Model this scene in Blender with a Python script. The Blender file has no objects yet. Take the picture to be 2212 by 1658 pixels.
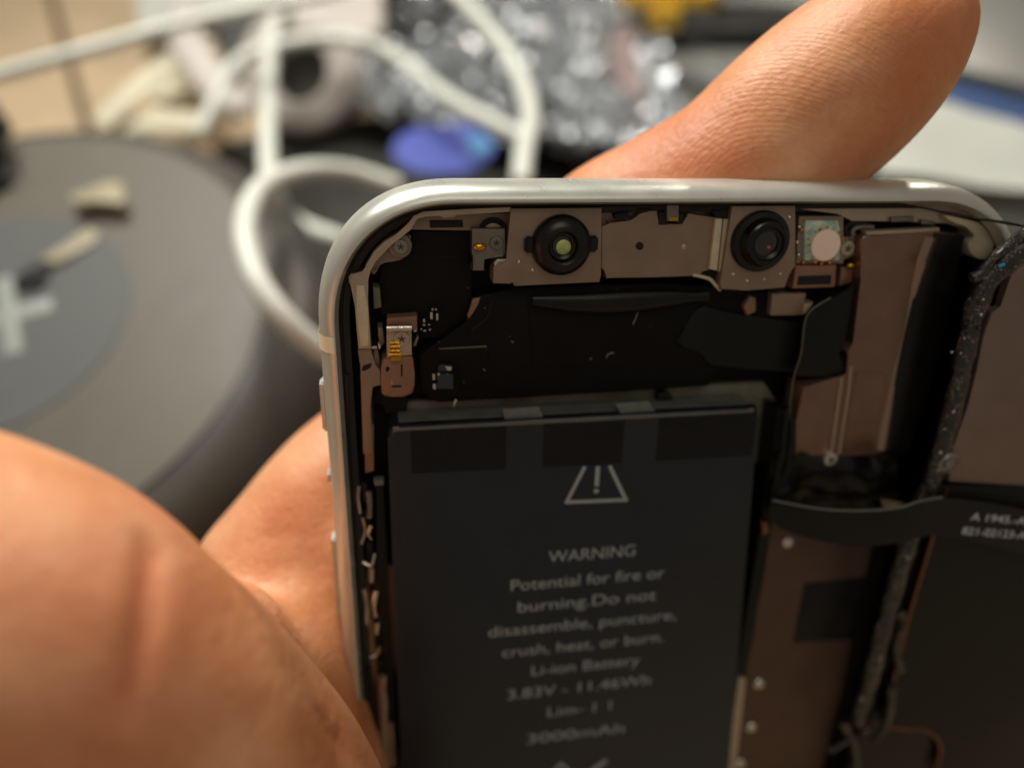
import bpy, bmesh, math, random
from mathutils import Vector, Matrix, noise
R = math.radians
random.seed(7)
# ------------------------------------------------------------------ camera (1 unit = 1 cm)
SC = bpy.context.scene
COL = SC.collection
FPX, CXP, CYP = 1650.0, 1106.0, 829.0          # focal length and centre of the 2212 px wide photograph
CAM_H = 19.3
cam_d = bpy.data.cameras.new('camera'); cam = bpy.data.objects.new('camera', cam_d); COL.objects.link(cam)
cam.location = (0, 0, CAM_H); cam.rotation_euler = (R(40), 0, 0)
cam_d.sensor_width = 36; cam_d.lens = 36*FPX/2212
cam_d.clip_start = 0.3; cam_d.clip_end = 600
cam_d.dof.use_dof = True; cam_d.dof.focus_distance = 7.42
cam_d.dof.aperture_fstop = (cam_d.lens*1e-3)/0.29     # an aperture 0.27 units across
SC.camera = cam
CM = Matrix.Translation((0, 0, CAM_H)) @ Matrix.Rotation(R(40), 4, 'X')
# ------------------------------------------------------------------ light
W = bpy.data.worlds.new('World'); SC.world = W; W.use_nodes = True
W.node_tree.nodes['Background'].inputs[0].default_value = (1.0, 0.88, 0.74, 1)
W.node_tree.nodes['Background'].inputs[1].default_value = 0.13
def area(name, campos, target, size, power, color, spread=180):
    d = bpy.data.lights.new(name, 'AREA'); d.size = size; d.energy = power; d.color = color; d.spread = R(spread)
    o = bpy.data.objects.new(name, d); COL.objects.link(o)
    p = CM @ Vector(campos); t = CM @ Vector(target)
    o.location = p; o.rotation_euler = (t-p).to_track_quat('-Z', 'Y').to_euler()
    return o
area('ceiling_lamp', (-14, 44, -4), (0, 0, -9), 18, 21000, (1.0, 0.975, 0.885))
area('glint_light', (30, 55, -28), (4, 4, -20), 3, 7500, (1.0, 0.92, 0.78))  # small unseen lamp, added for glints on the bag
area('fill_light', (6, 18, 34), (0, 0, -9), 22, 1900, (1.0, 0.90, 0.74))  # unseen fill lamp, added behind the camera to lift dark areas
SC.view_settings.view_transform = 'Standard'; SC.view_settings.look = 'None'
SC.view_settings.exposure = 0.5; SC.view_settings.gamma = 1
SC.cycles.use_denoising = True; SC.cycles.max_bounces = 8; SC.cycles.sample_clamp_indirect = 6

# ------------------------------------------------------------------ materials
def lin(h):
    c = [int(h[i:i+2], 16)/255 for i in (0, 2, 4)]
    return [x/12.92 if x <= .04045 else ((x+.055)/1.055)**2.4 for x in c]
def mat(name, col, rough=.5, metal=0.0, var=.12, vscale=6, bump=.0, bscale=40, coat=0, spec=.5, col2=None, rvar=.08, trans=0, speck=None):
    m = bpy.data.materials.new(name); m.use_nodes = True; nt = m.node_tree; N = nt.nodes; K = nt.links.new
    b = N['Principled BSDF']
    c = lin(col) if isinstance(col, str) else col
    tc = N.new('ShaderNodeTexCoord')
    nz = N.new('ShaderNodeTexNoise'); nz.inputs['Scale'].default_value = vscale; nz.inputs['Detail'].default_value = 6
    K(tc.outputs['Object'], nz.inputs['Vector'])
    rp = N.new('ShaderNodeValToRGB'); rp.color_ramp.elements[0].position = .3; rp.color_ramp.elements[1].position = .7
    a = lin(col2) if col2 else [x*(1-var) for x in c]
    rp.color_ramp.elements[0].color = (*a, 1); rp.color_ramp.elements[1].color = (*[min(1, x*(1+var)) for x in c], 1)
    K(nz.outputs['Fac'], rp.inputs['Fac']); last = rp.outputs['Color']
    if speck:
        vo = N.new('ShaderNodeTexVoronoi'); vo.inputs['Scale'].default_value = speck[0]
        K(tc.outputs['Object'], vo.inputs['Vector'])
        n2 = N.new('ShaderNodeTexNoise'); n2.inputs['Scale'].default_value = speck[0]*.35
        K(tc.outputs['Object'], n2.inputs['Vector'])
        lt = N.new('ShaderNodeMath'); lt.operation = 'LESS_THAN'; lt.inputs[1].default_value = speck[1]
        g = N.new('ShaderNodeMath'); g.operation = 'GREATER_THAN'; g.inputs[1].default_value = .52
        ml = N.new('ShaderNodeMath'); ml.operation = 'MULTIPLY'
        K(vo.outputs['Distance'], lt.inputs[0]); K(n2.outputs['Fac'], g.inputs[0]); K(lt.outputs[0], ml.inputs[0]); K(g.outputs[0], ml.inputs[1])
        mx = N.new('ShaderNodeMix'); mx.data_type = 'RGBA'; K(ml.outputs[0], mx.inputs['Factor'])
        K(last, mx.inputs['A']); mx.inputs['B'].default_value = (*lin(speck[2]), 1); last = mx.outputs['Result']
    K(last, b.inputs['Base Color'])
    mr = N.new('ShaderNodeMapRange'); mr.inputs['To Min'].default_value = max(.02, rough-rvar); mr.inputs['To Max'].default_value = min(1, rough+rvar)
    K(nz.outputs['Fac'], mr.inputs['Value']); K(mr.outputs['Result'], b.inputs['Roughness'])
    b.inputs['Metallic'].default_value = metal; b.inputs['Specular IOR Level'].default_value = spec
    b.inputs['Coat Weight'].default_value = coat; b.inputs['Transmission Weight'].default_value = trans
    if bump:
        n3 = N.new('ShaderNodeTexNoise'); n3.inputs['Scale'].default_value = bscale; n3.inputs['Detail'].default_value = 4
        K(tc.outputs['Object'], n3.inputs['Vector'])
        bp = N.new('ShaderNodeBump'); bp.inputs['Strength'].default_value = bump; bp.inputs['Distance'].default_value = .01
        K(n3.outputs['Fac'], bp.inputs['Height']); K(bp.outputs['Normal'], b.inputs['Normal'])
    return m
M = {
 'alu': mat('satin_aluminium', 'd6d9d1', .3, .6, .03, 3, .2, 160),
 'antenna': mat('antenna_plastic', 'fff4d8', .5, 0, .03),
 'gasket': mat('black_gasket', '120e0c', .6, 0, .3, 30, .5, 120, speck=(55, .16, '4a443c')),
 'floor': mat('black_floor', '0b0908', .6, 0, .3, 5, .2, 60, spec=.25),
 'film': mat('black_film', '0d0b0a', .55, 0, .25, 3, .2, 60, spec=.16, speck=(9, .05, '8b8378')),
 'film2': mat('green_black_flex', '101210', .42, 0, .15, 3, .15, 30, spec=.28),
 'brown': mat('bronze_steel', '94806f', .40, .5, .08, 4, .12, 140, speck=(16, .05, 'b49a86')),
 'brown2': mat('copper_brown_steel', '946f5a', .42, .45, .08, 5, .15, 120),
 'pale': mat('pale_bronze', 'b8a792', .34, .55, .08, 4, .1, 90),
 'cream': mat('cream_adhesive', 'c9bfa4', .5, .1, .1, 6, .2, 50),
 'shield': mat('polished_bronze_shield', '86695a', .24, .6, .1, 3, .05, 120, speck=(10, .04, 'c0a890')),
 'bright_bend': mat('reflection_metal', 'a08c78', .16, .85, .05, 3, .05, 60),  # metal of the ridge that makes the shield's bright reflection
 'grey': mat('grey_steel', '80796f', .35, .7, .1, 5, .15, 90),
 'screw': mat('screw_steel', '9a948d', .3, .9, .1, 9, .2, 60),
 'recess': mat('screw_recess', '4f4943', .4, .7),
 'endglare': mat('glare_film', '5c605c', .34, 0, .15, 5, .2, 40),  # grey that carries the glare and highlight of the battery end
 'dark': mat('dark_recess', '050404', .7, 0, .2),
 'gold': mat('gold_contact', 'd09a35', .25, 1, .1, 10, .3, 60),
 'solder': mat('solder', 'd8d4cc', .2, 1, .05, 10, .4, 60),
 'lens': mat('lens_barrel', '030304', .3, 0, .2, 4, .04, 60, spec=.45),
 'glass': mat('lens_glass', '030303', .04, 0, .1, 3, coat=1),
 'olive': mat('olive_glint', 'b4c07a', .3, 0, .35, 9, .2, 60),
 'pink': mat('pink_sensor', 'ffe6d4', .4, 0, .04, 6),
 'teal': mat('teal_board', 'c3cdbd', .45, 0, .2, 10, .2, 80, col2='7aa096'),
 'batt': mat('battery_wrap', '20262c', .30, 0, .12, 1.2, .14, 110, spec=.4, rvar=.08, speck=(7, .035, '8a887e')),
 'tape': mat('black_tape', '0d0d0e', .42, 0, .2, 6, .12, 110, spec=.3, speck=(12, .045, '6b6355')),
 'clear': mat('clear_tape', '686c67', .36, 0, .15, 12, .3, 60),
 'print': mat('grey_print', 'a0a8aa', .6, 0, .05),
 'printw': mat('white_print', 'd9dde0', .55, 0, .03),
 'tray': mat('tray_metal', '716f60', .42, .3, .15, 6, .2, 60),
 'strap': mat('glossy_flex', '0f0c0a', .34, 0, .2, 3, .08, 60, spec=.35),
 'glitter': mat('glittery_gasket', '211f1b', .34, 0, .5, 9, 1.0, 45, coat=.3, speck=(48, .27, 'b5ab92')),
 'dback': mat('display_back', '151713', .45, 0, .15, 3, .2, 50, spec=.25),
 'dplate': mat('display_plate', '86736a', .35, .5, .06, 3, .2, 110, speck=(9, .04, 'c0b0a0')),
 'copper': mat('copper_edge', '8a5b3c', .35, .8, .1),
 'chip': mat('chip_black', '20252c', .2, 0, .2, 8, .1, 50, coat=.4),
 'beige': None,
 'pucktop': mat('puck_top', '5a564c', .5, 0, .06, 1, .15, 30, spec=.4),
 'puck': mat('puck_plastic', '47443e', .4, 0, .06, 1, .15, 30, spec=.4),
 'rubber': mat('puck_rubber', '4f5150', .62, 0, .08, 1, .15, 30),
 'plus': mat('plus_mark', '8b908a', .5, 0, .05),
 'white': mat('white_cable', 'd8dbd2', .42, 0, .04, 2, .04, 20),
 'creamstrap': mat('cream_paper', 'cdc6ae', .7, 0, .1, 2, .2, 10),
 'mauve': mat('mauve_plastic', 'c0b8b2', .5, 0, .06, 1),
 'mauvedark': mat('roll_core', '4a4c48', .6, 0, .1, 1),
 'bag': mat('bag_film', '94989d', .17, .4, .35, 1.4, .4, 2.2, coat=.8, trans=.1, rvar=.04),
 'blue': mat('blue_label', '464a9e', .65, 0, .15, 1.5, col2='4258a4'),
 'cyan': mat('cyan_label', '4f86b8', .6, 0, .1, 1.5),
 'mat': mat('dark_mat', '34332f', .6, 0, .2, .6, .2, 6, spec=.3),
 'blackbox': mat('black_plastic', '0c0c0a', .5, 0, .2, 1),
 'brass': mat('brass', 'ffcf50', .35, .25, .1, 2),
 'pouch': mat('grey_pouch', '4a4b47', .6, 0, .3, .5, .3, 4),
 'steel': mat('laptop_grey', '6d6e6b', .45, .3, .05, 1),
 'bluestrip': mat('blue_plastic', '1b3f72', .7, 0, .3, 1.2),
 'paper': mat('white_paper', 'bcbfb8', .7, 0, .04, .8),
 'olivebar': mat('olive_edge', '8a826a', .6, 0, .1, 1),
 'red': mat('red_tint_plastic', '8c7a78', .5, 0, .15, 1.5),
 'crumb': mat('beige_plastic', '9c937b', .4, 0, .15, 2),
}

# ------------------------------------------------------------------ mesh helpers
def link(name, bm, m, parent=None, smooth=35):
    me = bpy.data.meshes.new(name); bmesh.ops.recalc_face_normals(bm, faces=bm.faces); bm.to_mesh(me); bm.free()
    for p in me.polygons: p.use_smooth = True
    me.set_sharp_from_angle(angle=R(smooth))
    me.materials.append(M[m] if isinstance(m, str) else m)
    o = bpy.data.objects.new(name, me); COL.objects.link(o)
    if parent: o.parent = parent
    return o
def tag(o, label, cat, group=None, kind=None):
    if label: o['label'] = label
    if cat: o['category'] = cat
    if group: o['group'] = group
    if kind: o['kind'] = kind
    return o
def root(name, loc, label, cat, rot=None, group=None):
    o = bpy.data.objects.new(name, None); COL.objects.link(o); o.location = loc; o.empty_display_size = .2
    if rot: o.rotation_euler = rot
    return tag(o, label, cat, group)
def clean(pts):
    out = []
    for p in pts:
        if not out or (Vector(p[:2])-Vector(out[-1][:2])).length > .004: out.append(p)
    if (Vector(out[0][:2])-Vector(out[-1][:2])).length < .004: out.pop()
    return out
def prism(bm, pts, top, bot, bev=0.012, seg=2):
    """a solid between heights from a plan outline; pts may carry a height of their own (x, y, h)"""
    pts = clean(pts)
    tv = [bm.verts.new((p[0], p[1], p[2] if len(p) > 2 else top)) for p in pts]
    bv = [bm.verts.new((p[0], p[1], bot)) for p in pts]
    ft = bm.faces.new(tv); bm.faces.new(bv[::-1]); n = len(pts)
    for i in range(n):
        j = (i+1) % n; bm.faces.new((tv[j], tv[i], bv[i], bv[j]))
    if bev:
        bmesh.ops.bevel(bm, geom=list(ft.edges), offset=bev, segments=seg, affect='EDGES', profile=.5, clamp_overlap=True)
    return bm
def smooth_poly(pts, it=1):
    """round the corners of a plan outline"""
    for _ in range(it):
        o = []
        for i in range(len(pts)):
            a = Vector(pts[i]); b = Vector(pts[(i+1) % len(pts)]); o += [tuple(a.lerp(b, .25)), tuple(a.lerp(b, .75))]
        pts = o
    return pts
def disc(bm, c, r, top, bot, n=40, r2=None, bev=.01):
    pts = [(c[0]+r*math.cos(2*math.pi*i/n), c[1]+(r2 or r)*math.sin(2*math.pi*i/n)) for i in range(n)]
    return prism(bm, pts, top, bot, bev)
def lathe(bm, prof, c=(0, 0, 0), n=48):
    rings = []
    for (r, z) in prof:
        rings.append([bm.verts.new((c[0]+r*math.cos(2*math.pi*i/n), c[1]+r*math.sin(2*math.pi*i/n), c[2]+z)) for i in range(n)])
    for a, b in zip(rings, rings[1:]):
        for i in range(n):
            j = (i+1) % n; bm.faces.new((a[i], a[j], b[j], b[i]))
    bm.faces.new(rings[0][::-1]); bm.faces.new(rings[-1])
    return bm
def box(bm, c, s, rz=0, bev=.01):
    mt = Matrix.Translation(c) @ Matrix.Rotation(rz, 4, 'Z') @ Matrix.Diagonal((*s, 1))
    g = bmesh.ops.create_cube(bm, size=1, matrix=mt)
    if bev:
        ed = {e for v in g['verts'] for e in v.link_edges}
        bmesh.ops.bevel(bm, geom=list(ed), offset=bev, segments=2, affect='EDGES', clamp_overlap=True)
    return bm
def spline(pts, n=10):
    P = [Vector(p) for p in pts]; P = [P[0]*2-P[1]]+P+[P[-1]*2-P[-2]]; out = []
    for i in range(1, len(P)-2):
        for k in range(n):
            t = k/n; a, b, c, d = P[i-1:i+3]
            out.append(.5*((2*b)+(c-a)*t+(2*a-5*b+4*c-d)*t*t+(3*b-a-3*c+d)*t**3))
    out.append(P[-2]); return out
def tube(bm, pts, r, sides=14, n=10, flat=1.0, up=None, wob=0):
    path = spline(pts, n); rings = []; prev = None
    for i, p in enumerate(path):
        t = (path[min(i+1, len(path)-1)]-path[max(i-1, 0)]).normalized()
        if prev is None: nn = (up or Vector((0, 0, 1))); nn = (nn-t*nn.dot(t)).normalized()
        else: nn = (prev-t*prev.dot(t)).normalized()
        if up is not None: nn = (up-t*up.dot(t)).normalized()
        prev = nn; bb = t.cross(nn)
        f = i/(len(path)-1); rr = r(f) if callable(r) else r
        ring = []
        for k in range(sides):
            a = 2*math.pi*k/sides
            q = rr
            if wob: q = rr*(1+wob*noise.noise(Vector((p.x*5+math.cos(a)*2, p.y*5+math.sin(a)*2, p.z*5+k*.1))))
            ring.append(bm.verts.new(p+nn*(q*flat*math.cos(a))+bb*(q*math.sin(a))))
        rings.append(ring)
    for a, b in zip(rings, rings[1:]):
        for k in range(sides):
            j = (k+1) % sides; bm.faces.new((a[k], a[j], b[j], b[k]))
    bm.faces.new(rings[0][::-1]); bm.faces.new(rings[-1])
    return bm
B = bmesh.new

# ------------------------------------------------------------------ from picture to place
def ray(x, y): return Vector(((x-CXP)/FPX, -(y-CYP)/FPX, -1))
def G(x, y, z=0.0):                           # the point at height z above the desk seen at a pixel
    o = CM.translation; d = CM.to_3x3() @ ray(x, y); t = (z-o.z)/d.z; return o+d*t
def Cp(x, y, depth): return CM @ (ray(x, y)*depth)
ux = Vector((10194, 429, -1650)).normalized()
uy = Vector((21, 4171, 1650)); uy = (uy-ux*uy.dot(ux)).normalized(); un = ux.cross(uy)
PO = ray(1215, 530)*7.4                        # the origin of the phone, at its front camera
PM = CM @ Matrix.Translation(PO) @ Matrix((ux, uy, un)).transposed().to_4x4()
def L(x, y, h=0.0):
    d = ray(x, y); p = d*((PO+un*h).dot(un)/d.dot(un))-PO
    return (p.dot(ux), p.dot(uy))
def Z1(x, y): return (674+x*.3336, 362.9+y*.3336)
def Z2(x, y): return (1244.3+x*.3336, 362.9+y*.3336)
def Z3(x, y): return (674+x*.5312, 777.7+y*.5312)
def Z4(x, y): return (1590+x*.3336, 362.9+y*.3336)
def Z5(x, y): return (1503.5+x*.4791, 864+y*.4791)
def Z7(x, y): return (777.7+x*.1668, 414.8+y*.1668)
def Z8(x, y): return (777.7+x*.1668, 656.7+y*.1668)
def ID(x, y): return (x, y)
def LP(pts, h, Z=ID): return [L(*Z(*p), h) for p in pts]
def LW(x, y, h=0.0):
    a = L(x, y, h); return PM @ Vector((a[0], a[1], h))

# ================================================================== THE DESK AND WHAT LIES ON IT
def ground_mat():
    m = mat('beige_laminate', 'c2ab8c', .55, 0, .06, .3, .1, 8); nt = m.node_tree; N = nt.nodes; K = nt.links.new
    b = N['Principled BSDF']; src = b.inputs['Base Color'].links[0].from_socket
    p, q = G(112, 0), G(190, 280); dv = (q-p).normalized(); nv = Vector((-dv.y, dv.x, 0))
    g = N.new('ShaderNodeNewGeometry'); mp = N.new('ShaderNodeVectorMath'); mp.operation = 'SUBTRACT'; mp.inputs[1].default_value = p
    dt = N.new('ShaderNodeVectorMath'); dt.operation = 'DOT_PRODUCT'; dt.inputs[1].default_value = nv
    K(g.outputs['Position'], mp.inputs[0]); K(mp.outputs[0], dt.inputs[0])
    a = N.new('ShaderNodeMath'); a.operation = 'PINGPONG'; a.inputs[1].default_value = 4.2; K(dt.outputs['Value'], a.inputs[0])
    c = N.new('ShaderNodeMath'); c.operation = 'LESS_THAN'; c.inputs[1].default_value = .24; K(a.outputs[0], c.inputs[0])
    mx = N.new('ShaderNodeMix'); mx.data_type = 'RGBA'; K(c.outputs[0], mx.inputs['Factor']); K(src, mx.inputs['A'])
    mx.inputs['B'].default_value = (*lin('5e4d36'), 1); K(mx.outputs['Result'], b.inputs['Base Color'])
    return m
M['beige'] = ground_mat()
bm = B(); prism(bm, [(-220, -60), (220, -60), (220, 260), (-220, 260)], 0, -3, 0)
tag(link('desk', bm, 'beige'), 'beige grooved desk top under all the clutter', 'desk', kind='structure')

def slab(name, px, z, th, m, label, cat, bev=.15, parent=None, group=None):
    pts = [tuple(G(*p, z)[:2]) for p in px]; cx = sum(p[0] for p in pts)/len(pts); cy = sum(p[1] for p in pts)/len(pts)
    b = B(); prism(b, [(p[0]-cx, p[1]-cy) for p in pts], th, 0, bev, 3)
    o = link(name, b, m, parent); o.location = (cx, cy, z-th)
    return tag(o, label, cat, group)

slab('desk_mat', [(462, 312), (700, 262), (960, 235), (1190, 150), (1700, 120), (2190, 300), (2600, 700), (2500, 1900), (700, 2300), (250, 1300), (480, 800)],
     .35, .35, 'mat', 'dark grey mat spreading under the phone and cables', 'desk mat', .12)
slab('storage_case', [(820, 70), (835, -60), (1010, -90), (1060, 60), (930, 105)], 2.0, 2.0, 'blackbox', 'black box behind the plastic bag and the white cable', 'box')
slab('equipment_case', [(1330, 45), (1330, -30), (1700, -30), (2100, -40), (2080, 130), (1560, 120)], 2.4, 2.4, 'blackbox', 'long black case under the brass fitting', 'case')
slab('laptop', [(1950, -60), (2700, -60), (2700, 300), (2010, 130)], 3.0, 1.2, 'steel', 'grey metal slab behind the raised fingertip, above the blue strip', 'laptop')
slab('blue_ruler', [(2010, 130), (2600, 300), (2600, 380), (2030, 215)], 2.4, .5, 'bluestrip', 'dark blue plastic strip between grey slab and white paper', 'ruler')
slab('shelf_edge', [(1540, -14), (1700, -30), (1900, -30), (1860, 14), (1560, 4)], 4.0, .8, 'steel', 'thin pale grey bar beside the brass fitting', 'bar')
slab('tool_tray', [(1960, 395), (2400, 425), (2400, 700), (2000, 700)], 1.6, 1.6, 'mat', 'dark grey tray past the phone corner below the paper', 'tray')
slab('trim_strip', [(1990, 386), (2400, 412), (2400, 440), (2000, 408)], 1.9, .3, 'olivebar', 'narrow olive strip along the lower edge of the paper', 'strip', .05)

# folded sheets of white paper
def sheet(name, corners, z, m, label, cat, amp=.3, n=28, fr=.35, thick=.03, seed=0, fold=None, ridged=False):
    b = B(); g = []
    A, Bq, Cq, Dq = [G(*c, z) for c in corners]; base = (A+Bq+Cq+Dq)/4; base.z = z
    for i in range(n+1):
        row = []
        for j in range(n+1):
            u, v = i/n, j/n; p = A.lerp(Bq, u).lerp(Dq.lerp(Cq, u), v)
            q = Vector((p.x*fr+seed, p.y*fr, seed)); hgt = amp*noise.fractal(q, .8, 2.1, 3)
            if ridged:
                hgt = amp*(abs(noise.noise(q))*1.4+abs(noise.noise(q*2.3))*.8+abs(noise.noise(q*4.2))*.28)
            if fold: hgt += fold(u, v)
            row.append(b.verts.new((p.x-base.x+noise.noise(q*3)*amp*.3*(1 if ridged else 0), p.y-base.y, hgt)))
        g.append(row)
    for i in range(n):
        for j in range(n): b.faces.new((g[i][j], g[i+1][j], g[i+1][j+1], g[i][j+1]))
    o = link(name, b, m, None, 28 if ridged else 60); o.location = base
    so = o.modifiers.new('thickness', 'SOLIDIFY'); so.thickness = thick; so.offset = -1
    return tag(o, label, cat)
sheet('paper_sheet', [(1880, 398), (1960, 190), (2600, 330), (2500, 440)], 2.0, 'paper', 'creased white paper lying past the phone corner under the blue strip', 'paper', .12, 30, .25, seed=3,
      fold=lambda u, v: .9*abs(((u*1.3+v*.5) % 1)-.5))
# crumpled clear bag with its oval label
bag = sheet('plastic_bag', [(735, 262), (900, -10), (1420, -60), (1560, 420)], 1.3, 'bag', 'crumpled transparent plastic bag catching bright glints beside the white cables', 'plastic bag', 1.1, 110, .55, seed=11, thick=.02, ridged=True)
bag2 = sheet('plastic_wrapper', [(1180, 330), (1250, 20), (1430, 60), (1480, 330)], 2.3, 'bag', 'loose clear wrapper lying over the bag towards the grey pouch', 'wrapper', .8, 60, .7, seed=31, thick=.02, ridged=True)
b = B(); c = G(957, 322, 2.7); e = G(1072, 322, 2.7); f = G(957, 272, 2.7)
prism(b, [((e.x-c.x)*math.cos(a)*.95, (f.y-c.y)*math.sin(a)*1.05) for a in [2*math.pi*i/48 for i in range(48)]], .06, 0, .02)
lab = link('oval_label', b, 'blue'); lab.location = c; tag(lab, 'blue oval label lying on the plastic bag', 'label')
b = B(); prism(b, [((e.x-c.x)*(.66+.24*math.cos(a)), (f.y-c.y)*(.1+.45*math.sin(a))) for a in [2*math.pi*i/28 for i in range(28)]], .075, .05, .01)
link('cyan_spot', b, 'cyan', lab)
# pouch
def blob(name, px, z, th, m, label, cat, amp=.25, seed=1):
    pts = smooth_poly([tuple(G(*p, z)[:2]) for p in px], 2); cx = sum(p[0] for p in pts)/len(pts); cy = sum(p[1] for p in pts)/len(pts)
    b = B(); N_ = len(pts); rings = []
    for (s, h) in ((1, 0), (1.02, th*.3), (.96, th*.7), (.82, th*.93), (.6, th), (.35, th*1.03), (.12, th*1.04)):
        rings.append([b.verts.new(((p[0]-cx)*s, (p[1]-cy)*s, h+amp*noise.noise(Vector((p[0]*s*.5+seed, p[1]*s*.5, h))))) for p in pts])
    for A_, B_ in zip(rings, rings[1:]):
        for i in range(N_): b.faces.new((A_[i], A_[(i+1) % N_], B_[(i+1) % N_], B_[i]))
    b.faces.new(rings[-1]); b.faces.new(rings[0][::-1])
    o = link(name, b, m, None, 60); o.location = (cx, cy, z-th); return tag(o, label, cat)
blob('cable_pouch', [(1240, 375), (1330, 255), (1450, 150), (1530, 140), (1640, 230), (1560, 420)], 2.2, 2.0, 'pouch', 'soft dark grey pouch lying behind the finger and the bag', 'pouch', .4)
blob('fabric_bundle', [(1390, 160), (1400, 110), (1560, 95), (1750, 120), (1640, 200), (1500, 160)], 2.9, 1.0, 'steel', 'pale grey cloth roll lying over the dark grey pouch', 'cloth', .3, 5)
blob('pink_wrapper', [(1310, 110), (1330, 40), (1380, 40), (1370, 130), (1400, 200), (1360, 230)], 3.2, .5, 'red', 'dull pink plastic scrap lying on the clear wrapper', 'wrapper', .2, 9)
# brass fitting with its foot
o0 = G(1442, 14, 3.8); br = root('brass_fitting', o0, 'gold coloured brass fitting standing on the long black case', 'fitting')
b = B(); w = (G(1545, 0, 3.8)-G(1340, 0, 3.8)).length; box(b, (0, .6, .35), (w, 1.6, .9), 0, .15); link('body', b, 'brass', br)
b = B(); box(b, (-.15, -.25, -.35), (w*.32, .8, 1.1), 0, .12); link('nozzle', b, 'brass', br)
for sx in (-.33, .33):
    b = B(); tube(b, [(w*sx, -.35, .35), (w*sx, .3, .35)], .33, 16, 3); link('knurl', b, 'brass', br)

# charger puck
pc = G(8, 690, 5.0); rimp = G(712, 640, 5.0); RP = (rimp-pc).length
pk = root('wireless_charger', (pc.x, pc.y, 0), 'large round dark grey wireless charger with a pale plus mark', 'wireless charger')
pk.location.z = .55; pk.rotation_euler = (R(6.5), 0, 0)
b = B(); prof = [(RP*.80, .36), (RP*.93, .5), (RP*1.0, 1.6), (RP*1.03, 2.7), (RP*1.015, 3.5), (RP*.975, 4.15), (RP*.925, 4.65), (RP*.87, 4.9), (RP*.8, 5.0)]
lathe(b, prof, n=96); link('body', b, 'puck', pk, 30)
b = B(); disc(b, (0, 0), RP*.83, 5.03, 4.7, 96, bev=.06); link('top_cover', b, 'pucktop', pk)
ri = (G(286, 640, 5.0)-pc).length*1.12
b = B(); disc(b, (0, 0), ri, 5.06, 5.0, 72, bev=.02); pad = link('rubber_pad', b, 'rubber', pk)
def bar(b, p0, p1, w, top, bot):
    p0 = Vector(p0[:2]); p1 = Vector(p1[:2]); d = (p1-p0); n_ = Vector((-d.y, d.x)).normalized()*w/2
    pts = [p0+n_, p0-n_, p1-n_, p1+n_]; prism(b, [(q.x, q.y) for q in pts], top, bot, .01)
TI = Matrix.Rotation(R(6.5), 4, 'X').inverted()
def onpad(x, y):
    o = CM.translation; d = CM.to_3x3() @ ray(x, y); nn = Matrix.Rotation(R(6.5), 3, 'X') @ Vector((0, 0, 1)); c_ = Vector((pc.x, pc.y, .55))+nn*5.07
    return TI @ (o+d*((c_-o).dot(nn)/d.dot(nn))-Vector((pc.x, pc.y, .55)))
b = B(); q = [onpad(*p) for p in ((-70, 705), (112, 655), (6, 600), (28, 765))]
bar(b, q[0], q[1], .45, 5.08, 5.03); bar(b, q[2], q[3], .45, 5.084, 5.03); link('plus_mark', b, 'plus', pad)
# scraps on the puck
def scrap(name, px, z, th, m, label, cat, bev=.04):
    return slab(name, px, z, th, m, label, cat, bev)
scrap('plastic_clip', [(150, 420), (225, 392), (262, 392), (270, 425), (262, 440), (205, 432), (160, 440)], 6.45, .3, 'crumb', 'small beige plastic clip lying on top of the grey charger', 'clip')
scrap('adhesive_strip', [(85, 560), (190, 492), (212, 498), (205, 520), (120, 566)], 5.95, .12, 'crumb', 'thin beige strip lying at the edge of the charger pad', 'strip', .02)
b = B(); bmesh.ops.create_icosphere(b, subdivisions=3, radius=.42)
for v in b.verts: v.co *= 1+.5*noise.noise(v.co*4); v.co.z *= .5
o = link('lint_ball', b, 'dark'); o.location = G(78, 600, 5.75); tag(o, 'tiny dark lint speck beside the beige strip on the charger', 'lint')
b = B(); p0 = G(-60, 430, 5.5)
tube(b, [G(-180, 170, 7.5), G(-60, 250, 7.4), G(-22, 310, 7), G(-30, 350, 6.5), G(-6, 385, 6.1), G(-80, 430, 6)], lambda f: .5+.2*math.sin(f*9), 12, 8, wob=.7)
tag(link('black_connector', b, 'blackbox'), 'dark frayed lump at the rim of the round charger', 'connector')

# cables
def cable(name, pts, r, m, label, cat='cable', group=None, flat=1.0):
    b = B(); P = [G(*p) for p in pts]; c = P[0].copy()
    tube(b, [p-c for p in P], r, 14, 10, flat)
    o = link(name, b, m, None, 60); o.location = c; return tag(o, label, cat, group)
cable('white_cable', [(-60, 175, 7), (0, 160, 7), (180, 110, 7.2), (400, 50, 7.2), (640, 2, 7), (760, -30, 6.8)], .22, 'white', 'straight white cable crossing above the beige desk grooves', group='white cables tangled on the desk')
cable('white_cable', [(640, -20, 5.2), (590, 60, 4.8), (580, 190, 4.4), (578, 330, 5.2), (583, 385, 5.4), (600, 440, 4.6)], .29, 'white', 'white cable hanging straight down past the mauve ring', group='white cables tangled on the desk')
cable('white_cable', [(430, 288, 3.2), (470, 210, 3.8), (515, 135, 4.4), (600, 98, 4.6), (740, 84, 4.6), (850, 120, 4.6), (960, 205, 4.6), (1060, 262, 4.6), (1130, 295, 4.6)], .27, 'white', 'white cable arching from the charger rim over the mauve ring to the bag', group='white cables tangled on the desk')
cable('white_cable', [(960, -40, 5.2), (1035, 40, 5.2), (1105, 130, 5.2), (1145, 240, 5.4), (1132, 330, 5.6), (1125, 400, 5.6)], .3, 'white', 'thick white cable curving down over the plastic bag to the phone edge', group='white cables tangled on the desk')
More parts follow.
